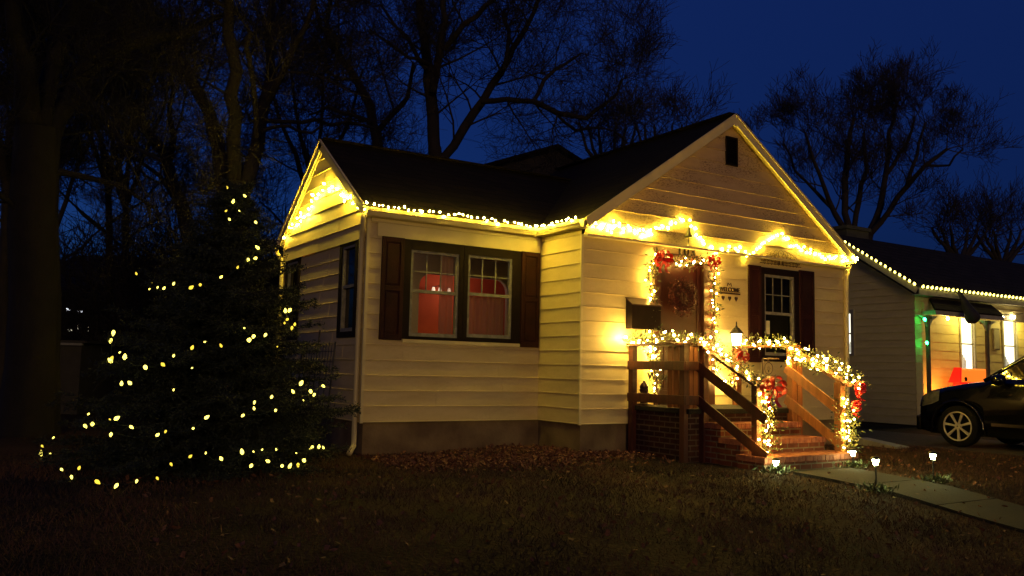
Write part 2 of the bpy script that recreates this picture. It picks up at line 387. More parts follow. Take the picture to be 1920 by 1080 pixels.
# fallen leaves: thick in the bed along the wall, thin on the lawn
rng = np.random.default_rng(8)
n = 5200; x = rng.uniform(-2.9, 1.0, n); y = rng.normal(-.05, .42, n)+.25*np.sin(x*1.3)
n3_ = 1500; x = np.concatenate([x, rng.uniform(-6, 6.5, n3_)]); y = np.concatenate([y, rng.uniform(-6, .2, n3_)])
k = ~((x > -.02) & (y > -.02)) & (y < 1.0) & ~((x > .85) & (x < 2.95) & (y > -2.62)); x = x[k]; y = y[k]
c = np.stack([x, y, gz(x, y)+bedz(x, y)+.008+rng.uniform(0, .03, len(x))], 1)
d = rng.normal(size=c.shape); d[:, 2] *= .35
V, Fc = rects(c, .055, .04, rng, dirs=d)
o = tri_mesh('leaf_litter', V, Fc, 'leaf'); tag(o, 'reddish dead leaves lying in the bed along the cream wall', 'leaves', kind='stuff')

# ------------------------------------------------------------------ the cream house
R = .2032; H1 = 13*R; W = 5.744; D0 = 1.0324; MM = 2.7754; LL = 3.6306
ZR = 4.8598; ZM = 4.1583; OV = .078; OY = .149; EL = .0712; ZE = 2.8495
GND = -.43
house = thing('clapboard_house', (0, 0, GND), 'cream clapboard cottage with dark roof and two gables strung with yellow lights', 'house')
TF = lambda u, z, o: (u, -o, z)            # wing front
TMN = lambda u, z, o: (u, D0-o, z)         # recessed window wall
TJ = lambda u, z, o: (-o, u, z)            # short side of the wing, u = y
TL = lambda u, z, o: (-MM-o, u, z)         # left gable wall, u = y
TR = lambda u, z, o: (W+o, u, z)
TB = lambda u, z, o: (u, D0+LL+o, z)

def siding(T, uf, z0, z1, holes=(), off=0.0, lap=R, proud=.011, zbase=0.0, thick=.0):
    mb = MB(); zs = {z0, z1}
    k = math.ceil((z0-zbase)/lap-1e-6)
    while zbase+k*lap < z1-1e-4: zs.add(zbase+k*lap); k += 1
    for h in holes: zs |= {z for z in h[2:] if z0 < z < z1}
    zs = sorted(zs)
    for a, b_ in zip(zs[:-1], zs[1:]):
        if b_-a < 1e-4: continue
        kk = math.floor((a-zbase)/lap+1e-4); la = (a-zbase)/lap-kk; lb = (b_-zbase)/lap-kk
        oa = off+proud*(1-la); ob = off+proud*(1-lb)
        a0, a1 = uf(a); b0, b1 = uf(b_)
        ivs = [(0., 1.)]
        # as fractions of the wider bottom edge, holes never touch a sloping end
        cuts = sorted((h[0], h[1]) for h in holes if h[2] < (a+b_)/2 < h[3])
        segs = []; cur = (a0, b0)
        for h0, h1 in cuts: segs.append((cur, (h0, h0))); cur = (h1, h1)
        segs.append((cur, (a1, b1)))
        for (sa, sb), (ea, eb) in segs:
            if ea-sa < 1e-4: continue
            sr = random.Random(int(kk*7.3+a*3)); us = (sa+ea)/2+(ea-sa)*sr.uniform(-.3, .3)
            if ea-sa > 1.6:      # overlapping board ends
                mb.add([T(sa, a, oa), T(us, a, oa), T(us, b_, ob), T(sb, b_, ob)], [(0, 1, 2, 3)])
                mb.add([T(us-.012, a, oa+.003), T(ea, a, oa+.0015), T(eb, b_, ob+.0015), T(us-.012, b_, ob+.003), T(us-.012, a, oa-.001), T(us-.012, b_, ob-.001)], [(0, 1, 2, 3), (0, 3, 5, 4)])
            else: mb.add([T(sa, a, oa), T(ea, a, oa), T(eb, b_, ob), T(sb, b_, ob)], [(0, 1, 2, 3)])
            if abs(la) < 1e-3 and b_-a > .03:   # bead added so each lap foot draws a shadow line
                mb.add([T(sa, a, oa), T(ea, a, oa), T(ea, a, oa+.006), T(sa, a, oa+.006), T(ea, a+.009, oa+.006), T(sa, a+.009, oa+.006), T(ea, a+.013, oa), T(sa, a+.013, oa)], [(0, 1, 2, 3), (3, 2, 4, 5), (5, 4, 6, 7)])
            if abs(la) < 1e-3:   # butt edge under the lap
                mb.add([T(sa, a, off-.01), T(ea, a, off-.01), T(ea, a, oa), T(sa, a, oa)], [(0, 1, 2, 3)])
    return mb

# openings
win_m = [(-2.145, -1.395, 1.15, 2.335), (-1.25, -.505, 1.17, 2.345)]       # two sashes of the pair window
win_r = (3.69, 4.42, 1.05, 2.37)
win_l = [(1.40, 1.90, 1.20, 2.40), (3.86, 4.40, 1.20, 2.40)]
door = (1.44, 2.32, .27, 2.42)
const = lambda a, b_: (lambda z: (a, b_))
siding(TF, const(0, W), 0, H1, [door, win_r]).build('wall', 'siding', house, label='front wall of the wing with the door')
siding(TMN, const(-MM, 0), 0, 2.83, win_m).build('wall', 'siding', house, label='recessed wall with the pair of windows')
siding(TJ, const(0, D0), 0, 2.83).build('wall', 'siding', house)
sm = (ZM-ZE)/(LL/2+OV); sw = (ZR-ZE)/(W/2+OV)
def lf(z):
    a = max(0, (z-2.80)/sm); return (D0+a, D0+LL-a)
def wf(z):
    a = max(0, (z-2.79)/sw); return (a, W-a)
siding(TL, lf, 0, 2.44, win_l).build('wall', 'siding', house, label='left wall below its gable')
siding(TL, lf, 2.44, ZM-.10, off=.02).build('gable_wall', 'siding', house)
siding(TR, const(0, D0+LL), 0, 2.83).build('wall', 'siding', house)
siding(TB, const(-MM, W), 0, 2.83).build('wall', 'siding', house)
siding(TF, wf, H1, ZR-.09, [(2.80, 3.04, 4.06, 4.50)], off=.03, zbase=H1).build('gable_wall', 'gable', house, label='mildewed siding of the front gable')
back_g = MB(); back_g.add([(0, D0+LL, 2.8), (W, D0+LL, 2.8), (W/2, D0+LL, ZR-.1)], [(0, 1, 2)]); back_g.build('gable_wall', 'siding', house)
# corner caps
for q in (((-.022, -.022, -.01), (.016, .016, H1)), ((W-.016, -.022, -.01), (W+.022, .016, 2.8)), ((-MM-.022, D0-.022, -.01), (-MM+.02, D0+.016, 2.76))): MB().box(*q).build('corner_cap', 'trim', house)
# frieze and head boards
for q in (((-MM+.03, D0-.035, 2.66), (-.03, D0-.02, 2.80)), ((-2.65, D0-.03, 2.475), (-.03, D0-.018, 2.655))): MB().box(*q).build('frieze_board', 'trim', house)
MB().box((-2.24, D0-.035, 1.06), (-.36, D0-.018, 1.105)).build('sill_board', 'trim', house)
# foundation (with a slight reveal behind the siding)
fd = MB(); fd.box((.05, .05, -.9), (W-.05, .3, .0)); fd.box((.05, .3, -.9), (.3, D0+.3, 0)); fd.box((-MM+.05, D0+.05, -.9), (.05, D0+.3, 0))
fd.box((-MM+.05, D0+.3, -.9), (-MM+.3, D0+LL-.05, 0)); fd.box((-MM+.3, D0+LL-.3, -.9), (W-.05, D0+LL-.05, 0)); fd.box((W-.3, .3, -.9), (W-.05, D0+LL-.3, 0))
fd.build('foundation', 'conc', house)

# roofs
def slab(mb, pts, th=.07):
    n = (Vector(pts[1])-Vector(pts[0])).cross(Vector(pts[2])-Vector(pts[0])).normalized()
    if n.z < 0: n = -n
    lo = [tuple(Vector(p)-n*th) for p in pts]; k = len(pts)
    mb.add(list(pts)+lo, [tuple(range(k)), tuple(range(k, 2*k))[::-1]]+[(i, (i+1) % k, k+(i+1) % k, k+i) for i in range(k)])
yr = D0+LL/2; xr = W/2
def mzf(y): return ZM-abs(y-yr)*sm
def wzf(x): return ZR-abs(x-xr)*sw
rb = MB()
slab(rb, [(-MM-EL, D0-OV, ZE), (1.95, D0-OV, ZE), (1.95, yr, ZM), (-MM-EL, yr, ZM)])
slab(rb, [(-MM-EL, yr, ZM), (1.95, yr, ZM), (1.95, D0+LL+OV, ZE), (-MM-EL, D0+LL+OV, ZE)])
rb.build('roof', 'shingle', house, label='roof over the left part, ridge running sideways')
rb = MB()
slab(rb, [(-OV, -OY, ZE), (-OV, D0+LL+.1, ZE), (xr, D0+LL+.1, ZR), (xr, -OY, ZR)])
slab(rb, [(xr, -OY, ZR), (xr, D0+LL+.1, ZR), (W+OV, D0+LL+.1, ZE), (W+OV, -OY, ZE)])
rb.build('roof', 'shingle', house, label='roof of the front wing, ridge running back')
# ridge caps
rc = MB()
rc.beam((-MM-EL, yr, ZM+.005), (1.8, yr, ZM+.005), .22, .02); rc.beam((xr, -OY, ZR+.005), (xr, D0+LL, ZR+.005), .22, .02); rc.build('ridge_cap', 'shingle', house)
# rake boards
rk = MB()
for sx in (-1, 1):
    xe = xr+sx*(xr+OV); n = Vector((sx*sw, 0, 1)).normalized()
    a = Vector((xe, -OY-.012, ZE)); b_ = Vector((xr, -OY-.012, ZR))
    rk.beam(a-n*.075, b_-n*.075, .024, .13, up=n)
    rk.beam(a-n*.012+Vector((0, -.02, 0)), b_-n*.012+Vector((0, -.02, 0)), .022, .03, up=n)
    pass
rk.add([(xr-.12, -OY-.026, ZR-.095), (xr+.12, -OY-.026, ZR-.095), (xr, -OY-.026, ZR-.01), (xr, -OY-.026, ZR-.21), (xr-.12, -OY, ZR-.095), (xr+.12, -OY, ZR-.095), (xr, -OY, ZR-.01), (xr, -OY, ZR-.21)], [(0, 3, 1, 2), (4, 6, 5, 7), (0, 2, 6, 4), (2, 1, 5, 6), (0, 4, 7, 3), (3, 7, 5, 1)])
rk.build('rake_board', 'trim', house)
rs = MB()   # soffit under the rake
for sx in (-1, 1):
    xe = xr+sx*(xr+OV); n = Vector((sx*sw, 0, 1)).normalized()
    rs.beam(Vector((xe, -.09, ZE))-n*.085, Vector((xr, -.09, ZR))-n*.085, .13, .012, up=n)
rs.build('soffit', 'soffit', house)
rk = MB()
for sy in (-1, 1):
    ye = yr+sy*(LL/2+OV); n = Vector((0, sy*sm, 1)).normalized()
    a = Vector((-MM-EL-.012, ye, ZE)); b_ = Vector((-MM-EL-.012, yr, ZM))
    rk.beam(a-n*.075, b_-n*.075, .024, .13, up=n)
    rk.beam(a-n*.012+Vector((-.02, 0, 0)), b_-n*.012+Vector((-.02, 0, 0)), .022, .03, up=n)
    rk.beam(Vector((-MM-.04, ye, ZE))-n*.105, Vector((-MM-.04, yr, ZM))-n*.105, .02, .05, up=n)
rk.build('rake_board', 'trim', house)
# gutters (open K profile) along the eaves
def gutter(p0, p1, out):
    mb = MB(); out = Vector(out); p0 = Vector(p0); p1 = Vector(p1); Z = Vector((0, 0, 1))
    prof = [(0, .0), (0, -.10), (.06, -.105), (.085, -.06), (.10, -.045), (.105, 0), (.098, 0), (.093, -.042), (.078, -.057), (.056, -.098), (.006, -.094), (.006, 0)]
    vs_ = [p+out*a+Z*b_ for p in (p0, p1) for a, b_ in prof]; k = len(prof)
    mb.add(vs_, [(i, (i+1) % k, k+(i+1) % k, k+i) for i in range(k)]+[tuple(range(k)), tuple(range(k, 2*k))[::-1]])
    return mb
g = gutter((-MM-EL-.02, D0-OV, ZE-.03), (-OV-.105, D0-OV, ZE-.03), (0, -1, 0)); g.build('gutter', 'trim', house, label='gutter above the pair of windows')
g = gutter((-OV, -OY, ZE-.03), (-OV, D0-OV, ZE-.03), (-1, 0, 0)); g.build('gutter', 'trim', house, label='short gutter beside the front gable')
g = gutter((W+OV, -OY, ZE-.03), (W+OV, 4.6, ZE-.03), (1, 0, 0)); g.build('gutter', 'trim', house, label='gutter at the right eave')
g = gutter((-MM-EL-.02, D0+LL+OV, ZE-.03), (0, D0+LL+OV, ZE-.03), (0, 1, 0)); g.build('gutter', 'trim', house, label='gutter behind the left gable')
for q in (((-MM-EL, D0-OV, ZE-.14), (-OV, D0-OV+.02, ZE-.01)), ((-OV, -OY, ZE-.14), (-OV+.02, D0-OV, ZE-.01)), ((W+OV-.02, -OY, ZE-.14), (W+OV, 4.6, ZE-.01)), ((-MM-EL, D0+LL+OV-.02, ZE-.14), (0, D0+LL+OV, ZE-.01))): MB().box(*q).build('fascia', 'trim', house)
sf = MB(); sf.box((-MM-EL, D0-OV+.02, ZE-.14), (-OV, D0, ZE-.125)); sf.box((-OV+.02, -OY, ZE-.14), (0, D0-OV, ZE-.125)); sf.box((-.001, -OY+.02, H1-.03), (W, -.0, H1-.0))
sf.build('soffit', 'trim', house)
# downspouts
def spout(path, elbow, label):
    mb = MB()
    for a, b_ in zip(path[:-1], path[1:]): mb.beam(a, b_, .075, .055, up=(0, 1, 0) if abs(Vector(a).x-Vector(b_).x) < 1e-3 and abs(a[2]-b_[2]) > .5 else (0, 0, 1))
    mb.build('downspout', 'trim', house, label=label, bevel=.012)
dsx = W+.07
def dsp(pts, label):
    mb = MB(); mb.tube(pts, .036, 8); mb.build('downspout', 'trim', house, smooth=True, label=label)
dsp([(-MM-.11, D0-.12, 2.74), (-MM-.12, D0-.11, 2.66), (-MM-.06, D0+.05, 2.52), (-MM-.05, D0+.09, 2.44), (-MM-.05, D0+.09, -.18), (-MM-.07, D0+.04, -.3), (-MM-.2, D0-.14, -.38)], 'downspout at the corner by the windows')
dsp([(-MM-.11, D0+LL+.12, 2.74), (-MM-.11, D0+LL+.1, 2.62), (-MM-.06, D0+LL-.03, 2.48), (-MM-.05, D0+LL-.05, 2.4), (-MM-.05, D0+LL-.05, -.2)], 'downspout at the far left corner')
dsp([(W+.13, -.02, 2.74), (W+.13, -.03, 2.66), (W+.04, -.05, 2.54), (W-.01, -.06, 2.46), (W-.02, -.06, -.2), (W+.06, -.2, -.36)], 'downspout at the right corner')

# windows: dark casing, pale sash, muntins, glass
def window(T, u0, u1, z0, z1, rows=2, cols=3, casing=None, lab=None, single=False):
    cs = MB()
    if casing:
        a0, a1, b0, b1 = casing
        for q in ((a0, u0, b0, b1), (u1, a1, b0, b1), (u0, u1, b0, z0), (u0, u1, z1, b1)): cs.tbox(T, *q, -.02, .028)
    # jamb liner
    for q in ((u0-.012, u0, z0, z1), (u1, u1+.012, z0, z1), (u0-.012, u1+.012, z0-.012, z0), (u0-.012, u1+.012, z1, z1+.012)): cs.tbox(T, *q, -.11, .022)
    wn = cs.build('window', 'darktrim', house, label=lab)
    fr = MB(); s = .038; zm = (z0+z1)/2+.03
    for q in ((u0, u0+s, z0, z1), (u1-s, u1, z0, z1), (u0+s, u1-s, z0, z0+s*1.3), (u0+s, u1-s, z1-s, z1)): fr.tbox(T, *q, -.05, .012)
    fr.tbox(T, u0+s, u1-s, zm-.022, zm+.022, -.048, .004)
    fr.build('sash', 'white_sash', wn)
    mu = MB()
    for i in range(1, cols):
        u = u0+s+(u1-u0-2*s)*i/cols; mu.tbox(T, u-.007, u+.007, zm+.022, z1-s, -.037, -.023)
    mu_z = zm+.022+(z1-s-zm-.022)*.5
    if rows > 1: mu.tbox(T, u0+s, u1-s, mu_z-.007, mu_z+.007, -.036, -.024)
    mu.build('muntin', 'white_sash', wn)
    gl = MB(); gl.tbox(T, u0+s, u1-s, z0+s*1.3, zm-.022, -.046, -.042); gl.tbox(T, u0+s, u1-s, zm+.022, z1-s, -.032, -.028); gl.build('pane', 'glass', wn)
    return wn
window(TMN, *win_m[0], casing=(-2.25, -1.325, 1.11, 2.47), lab='left window of the pair, red room behind')
window(TMN, *win_m[1], casing=(-1.32, -.36, 1.11, 2.47), lab='right window of the pair, red room behind')
window(TF, *win_r, casing=(3.60, 4.53, .95, 2.48), lab='dark window right of the door')
window(TL, *win_l[0], rows=1, cols=1, casing=(1.31, 1.99, 1.12, 2.49), lab='narrow side window by the downspout')
window(TL, *win_l[1], rows=1, cols=1, casing=(3.76, 4.50, 1.12, 2.51), lab='far narrow side window')
def shutter(T, u0, u1, z0, z1):
    mb = MB(); s = .055
    mb.tbox(T, u0, u1, z0, z1, .012, .030)
    for q in ((u0, u0+s, z0, z1), (u1-s, u1, z0, z1), (u0+s, u1-s, z0, z0+s*1.4), (u0+s, u1-s, z1-s*1.2, z1), (u0+s, u1-s, (z0+z1)/2-s*.6, (z0+z1)/2+s*.6)): mb.tbox(T, *q, .030, .046)
    for lo, hi in ((z0+s*1.4, (z0+z1)/2-s*.6), ((z0+z1)/2+s*.6, z1-s*1.2)):   # raised panels
        mb.tbox(T, u0+s+.02, u1-s-.02, lo+.025, hi-.025, .030, .040)
    mb.build('shutter', 'shutter', house, bevel=.003)
for a, b_, T, lo, hi in ((-2.58, -2.255, TMN, 1.09, 2.475), (-.355, -.03, TMN, 1.06, 2.475), (3.31, 3.595, TF, .93, 2.49), (4.535, 4.905, TF, .93, 2.50)): shutter(T, a, b_, lo, hi)

# gable louvre
lv = MB(); lv.tbox(TF, 2.80, 3.04, 4.06, 4.50, -.06, -.04)
for q in ((2.785, 2.805, 4.045, 4.515), (3.035, 3.055, 4.045, 4.515), (2.805, 3.035, 4.045, 4.065), (2.805, 3.035, 4.495, 4.515)): lv.tbox(TF, *q, -.04, .055)
for k in range(11):
    z = 4.075+k*.038; lv.add([TF(2.805, z, .045), TF(3.035, z, .045), TF(3.035, z+.045, -.0), TF(2.805, z+.045, -.0)], [(0, 1, 2, 3)])
lv.build('louvre', 'darktrim', house)
# plumbing vent behind the ridge
MB().tube([(4.7, 2.6, wzf(4.7)-.1), (4.7, 2.6, wzf(4.7)+.55)], .045, 10).build('vent_pipe', 'galv', house, smooth=True)

# door
du0, du1, dz0, dz1 = door
jb = MB()
for q in ((du0-.10, du0, dz0, dz1+.1), (du1, du1+.24, dz0, dz1+.1), (du0, du1, dz1, dz1+.1)): jb.tbox(TF, *q, -.10, .035)
jb.tbox(TF, du0-.1, du1+.24, dz0-.05, dz0, -.1, .06)
fr = jb.build('door_frame', 'jamb', house)
dr = MB(); dr.tbox(TF, du0+.005, du1-.005, dz0+.005, dz1-.005, -.07, -.035)
st = .09
for q in ((du0+.005, du0+st, dz0+.01, dz1-.01), (du1-st, du1-.005, dz0+.01, dz1-.01), (du0+st, du1-st, dz0+.01, dz0+.2), (du0+st, du1-st, dz1-.1, dz1-.01), (du0+st, du1-st, 1.18, 1.36)): dr.tbox(TF, *q, -.035, -.012)
for k in range(5):
    u = du0+st+.03+k*.13; dr.tbox(TF, u, u+.10, dz0+.23, 1.15, -.035, -.02)
dd = dr.build('door', 'door', house, bevel=.003)
MB().tbox(TF, du0+st, du1-st, 1.36, dz1-.1, -.030, -.026).build('panel', 'door', dd)
hd = MB(); hd.tube([TF(du1-.06, 1.14, -.01), TF(du1-.06, 1.14, .04), TF(du1-.06, 1.30, .04), TF(du1-.06, 1.30, -.01)], .010, 8); hd.build('handle', 'galv', dd, smooth=True)

# interior seen through the panes
def room(x0_, x1_, y0_, y1_, z0_, z1_, m, front=False):
    mb = MB(); mb.add([(x0_, y0_, z0_), (x1_, y0_, z0_), (x1_, y1_, z0_), (x0_, y1_, z0_), (x0_, y0_, z1_), (x1_, y0_, z1_), (x1_, y1_, z1_), (x0_, y1_, z1_)],
                      [(0, 1, 2, 3), (4, 7, 6, 5), (0, 3, 7, 4), (1, 5, 6, 2)])
    return mb.build('interior_wall', m, house)
room(-2.68, 2.1, D0+.12, 3.30, .05, 2.62, 'interior'); room(-2.6, 2.4, 3.36, 4.5, .04, 2.61, 'redwall')
MB().add([(-2.6, 4.49, .05), (2.4, 4.49, .05), (2.4, 4.49, 2.6), (-2.6, 4.49, 2.6)], [(0, 1, 2, 3)]).build('interior_wall', 'redwall', house, label='red wall of the inner room')
# partition with a wide rounded opening
ax0, ax1, az = -.90, .83, 2.30; arc = []
for k in range(7):
    t = pi/2*k/6; arc.append((ax0+.22-.22*cos(t), az-.22+.22*sin(t)))
for k in range(7):
    t = pi/2*k/6; arc.append((ax1-.22+.22*sin(t), az-.22+.22*cos(t)))
outer = [(-2.68, .05), (-2.68, 2.62), (2.1, 2.62), (2.1, .05)]
pm = MB()
loop = [(-2.68, .05), (-2.68, 2.62)]+[(2.1, 2.62), (2.1, .05), (ax1, .05)]+arc[::-1]+[(ax0, .05)]
k = len(loop); pm.add([(x, 3.30, z) for x, z in loop]+[(x, 3.37, z) for x, z in loop], [tuple(range(k)), tuple(range(k, 2*k))[::-1]]+[(i, (i+1) % k, k+(i+1) % k, k+i) for i in range(k)])
pm.build('interior_wall', 'interior', house, label='partition with a rounded opening')
room(3.2, 5.2, .12, 2.2, .05, 2.62, 'darkroom'); MB().add([(3.2, 2.2, .05), (5.2, 2.2, .05), (5.2, 2.2, 2.6), (3.2, 2.2, 2.6)], [(0, 1, 2, 3)]).build('interior_wall', 'darkroom', house)
def plight(name, loc, e, c, r=.05, parent=None):
    l = bpy.data.lights.new(name, 'POINT'); l.energy = e; l.color = c; l.shadow_soft_size = r
    o = bpy.data.objects.new(name, l); col.objects.link(o); o.location = loc
    if parent is not None: o.parent = parent; o.location = Vector(loc)-ORG[parent.name]
    return o
sc_ = at(822, 545, 'y', 4.3)
sconce = thing('ceiling_lamp', sc_, 'three small white lamp shades glowing in the red room behind the left window', 'lamp')
for k, dx in enumerate((-.10, .03, .22)):
    MB().lathe(sc_+Vector((dx, 0, 0)), [(.02, .06), (.035, .0), (.012, -.045)], 8).build('lamp_shade', emis('shade%d' % k, (1, .8, .55), .8), sconce, smooth=True)
MB().tube([sc_+Vector((-.12, .01, .06)), sc_+Vector((.05, .02, .1)), sc_+Vector((.24, .01, .06))], .008, 5).build('arm', 'black', sconce)
plight('room_light', (-1.6, 2.4, 2.3), 4.0, (1, .68, .38), .1, sconce)  # added fill to brighten the partition, not from the lamp shades
plight('room_light', (.2, 3.9, 2.2), 6, (1, .62, .42), .12, sconce)

# sheer cafe curtain in the right sash, drape edge in the left one
m, t, b = newmat('sheer_curtain'); tl = t.nodes.new('ShaderNodeBsdfTranslucent'); tl.inputs[0].default_value = (.60, .34, .20, 1); b.inputs['Base Color'].default_value = (.50, .32, .2, 1)
ms = t.nodes.new('ShaderNodeMixShader'); ms.inputs[0].default_value = .6; tp = t.nodes.new('ShaderNodeBsdfTransparent'); m2 = t.nodes.new('ShaderNodeMixShader'); m2.inputs[0].default_value = .35
t.links.new(b.outputs[0], ms.inputs[1]); t.links.new(tl.outputs[0], ms.inputs[2]); t.links.new(ms.outputs[0], m2.inputs[1]); t.links.new(tp.outputs[0], m2.inputs[2]); t.links.new(m2.outputs[0], t.nodes['Material Output'].inputs[0]); M['sheer'] = m
for a_, b_, z0_, z1_ in ((-1.24, -.52, 1.15, 1.77), (-1.60, -1.40, 1.15, 2.32), (-2.14, -2.02, 1.15, 2.32)):
    mb = MB(); k = int((b_-a_)/.02); vs_ = []
    for i in range(k+1):
        u = a_+(b_-a_)*i/k; yy_ = D0+.17+.02*sin(u*55)+.008*sin(u*23); vs_ += [(u, yy_, z0_), (u, yy_, z1_)]
    mb.add(vs_, [(2*i, 2*i+2, 2*i+3, 2*i+1) for i in range(k)]); mb.build('curtain', 'sheer', house, smooth=True)

# paper strip in the dark window
p = at(1441, 614, 'y', .02)
o = MB().box((p.x-.04, .028, p.z-.11), (p.x+.04, .036, p.z+.11)).build('paper_strip', mat('paper', (.75, .68, .45), .6), loc=(p.x, .03, p.z)); tag(o, 'small white paper strip standing in the dark window behind the glass', 'paper strip')

# ------------------------------------------------------------------ porch: brick stoop and steps
XS0, XS1 = 1.12, 2.68          # stair width
stoop = thing('brick_stoop', (1.9, -1.2, GND), 'brick porch landing with three brick steps down to the path', 'porch steps')
lb = MB(); lb.box((.90, -1.18, -.8), (3.0, -.03, .20)); M['brick_shade'] = brickmat('sooty_brick', (.075, .024, .016), (.045, .016, .012), (.13, .09, .07))  # darker copy of the porch brick, shade on the landing put into the colour
lb.build('landing_base', 'brick_shade', stoop)
lc = MB(); lc.box((.87, -1.22, .20), (3.04, -.02, .265)); lc.build('landing_slab', 'path', stoop, bevel=.006)
tz = [.095, -.08, -.255]; ty = [-1.22, -1.56, -1.92, -2.36]
M['brickcap'] = mat('brick_on_edge', (.36, .12, .06), .85, (.22, .06, .035), 14, .6, 60)
for k in range(3):
    e = (.0, .03, .10)[k]
    mb = MB(); mb.box((XS0-e, ty[k+1]+.02, -.8), (XS1+e, ty[k]-.001 if k else -1.18, tz[k]-.07)); mb.build('step', 'brick', stoop)
    cap = MB(); x = XS0-e-.01
    j = 0
    while x < XS1+e:
        jit = random.uniform(-.004, .004); cap.box((x, ty[k+1]+jit, tz[k]-.068), (min(x+.066, XS1+e+.01), ty[k+1]+.205, tz[k]+jit*.6)); x += .075
    yb = ty[k+1]+.214; x = XS0-e-.01
    while x < XS1+e:
        cap.box((x, yb, tz[k]-.068), (min(x+.202, XS1+e+.01), ty[k]+.02, tz[k]-.002+random.uniform(-.002, .002))); x += .21
    cap.build('tread', 'brickcap', stoop)
    mo = MB(); mo.box((XS0-e, ty[k+1]+.012, tz[k]-.066), (XS1+e, ty[k]-.0005, tz[k]-.008)); mo.build('mortar_bed', 'conc', stoop)

# wooden railings
def post(mb, x, y, z0, z1, s=.089): mb.box((x-s/2, y-s/2, z0), (x+s/2, y+s/2, z1))
rl = thing('wooden_railing', (.93, -1.1, GND), 'dark reddish wooden railing left of the porch steps', 'railing')
XL, XRR = 1.14, 2.72
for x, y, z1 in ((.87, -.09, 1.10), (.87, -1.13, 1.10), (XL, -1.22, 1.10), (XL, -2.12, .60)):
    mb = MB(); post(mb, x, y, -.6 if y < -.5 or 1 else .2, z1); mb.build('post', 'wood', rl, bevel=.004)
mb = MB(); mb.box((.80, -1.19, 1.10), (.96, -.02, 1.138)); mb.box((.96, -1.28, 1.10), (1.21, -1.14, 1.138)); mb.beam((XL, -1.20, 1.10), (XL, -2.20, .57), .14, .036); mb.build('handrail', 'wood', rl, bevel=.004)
for z in (.83, .38):
    mb = MB(); mb.box((.80, -1.20, z-.06), (.825, .0-.05, z+.06)); mb.build('rail', 'wood', rl, bevel=.003)
    mb = MB(); mb.box((.83, -1.20, z-.06), (XL+.02, -1.178, z+.06)); mb.build('rail', 'wood', rl, bevel=.003)
    mb = MB(); mb.beam((XL-.058, -1.15, z+.01), (XL-.058, -2.32, z-.64), .026, .13); mb.build('rail', 'wood', rl, bevel=.003)
for k, (x, y) in enumerate(((.90, -.86), (.90, -.98), (.98, -1.14), (1.06, -1.14))):
    mb = MB(); mb.box((x-.035, y-.012 if y < -1.1 else y-.045, .27), (x+.035 if y < -1.1 else x-.01, y+.012 if y < -1.1 else y+.045, 1.09)); mb.build('slat', 'wood2', rl)
rr = thing('wooden_railing', (2.8, -1.1, GND), 'orange lit wooden railing right of the porch steps', 'railing')
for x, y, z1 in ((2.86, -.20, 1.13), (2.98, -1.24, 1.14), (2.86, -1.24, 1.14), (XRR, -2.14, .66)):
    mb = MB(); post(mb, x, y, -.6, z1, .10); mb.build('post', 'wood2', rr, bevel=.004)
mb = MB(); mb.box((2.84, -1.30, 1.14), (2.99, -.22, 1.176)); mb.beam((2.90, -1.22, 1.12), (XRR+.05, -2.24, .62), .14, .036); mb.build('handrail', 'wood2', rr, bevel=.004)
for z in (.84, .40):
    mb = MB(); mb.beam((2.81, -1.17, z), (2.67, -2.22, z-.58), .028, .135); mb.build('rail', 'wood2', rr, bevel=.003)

# ------------------------------------------------------------------ bulbs and strings
def bulb_mesh(name, r, L, m, n=6):
    prof = [(r*.45, 0), (r, L*.3), (r*.85, L*.6), (r*.35, L*.9), (r*.05, L)]
    mb = MB(); mb.lathe((0, 0, 0), prof, n)
    me = bpy.data.meshes.new(name); me.from_pydata(mb.v, [], mb.f); me.update(); me.materials.append(M[m]); return me
BM = {'yel': bulb_mesh('bulb_yellow', .0135, .036, 'b_yel'), 'warm': bulb_mesh('bulb_warm', .0125, .03, 'b_warm'),
      'tree2': bulb_mesh('bulb_tree_dim', .017, .052, 'b_tree2'), 'tree': bulb_mesh('bulb_tree', .019, .058, 'b_tree'), 'nb': bulb_mesh('bulb_nb', .036, .095, 'b_nb'),
      'green': bulb_mesh('bulb_green', .035, .09, 'b_green'), 'white': bulb_mesh('bulb_white', .032, .085, 'b_white'), 'bright': bulb_mesh('bulb_bright', .018, .05, 'b_bright')}
def put_bulb(root, p, kind, direction=None, s=1.0):
    o = bpy.data.objects.new('bulb', BM[kind]); col.objects.link(o); o.parent = root; ORG[o.name] = Vector(p)
    d = Vector(direction) if direction is not None else Vector((random.gauss(0, 1), random.gauss(0, 1), random.gauss(0, 1)))
    o.rotation_euler = d.to_track_quat('Z', 'Y').to_euler(); o.location = Vector(p)-ORG[root.name]; o.scale = (s,)*3
    return o
def resample(pts, step):
    pts = [Vector(p) for p in pts]; out = []; acc = 0; nxt = 0
    for a, b_ in zip(pts[:-1], pts[1:]):
        L = (b_-a).length
        while nxt <= acc+L+1e-9:
            out.append(a.lerp(b_, (nxt-acc)/L if L else 0)); nxt += step
        acc += L
    return out
def string(label, pts, step, kind, jit=.03, sag=.0, cat='string lights', group=None, name='string_lights', smin=.8, smax=1.25, wire=True, clump=0, aim=None, limit=99):
    root = thing(name, pts[0], label, cat, group)
    P = resample(pts, step); wp = []; k = 0
    for i, p in enumerate(P):
        j = Vector((random.gauss(0, jit), random.gauss(0, jit*.25), random.gauss(0, jit)))
        wp.append(p+j*.7)
        if k < limit:
            put_bulb(root, p+j, kind, aim, random.uniform(smin, smax)); k += 1
    if wire: MB().tube(wp, .004, 4).build('wire', 'wire', root)
    return root

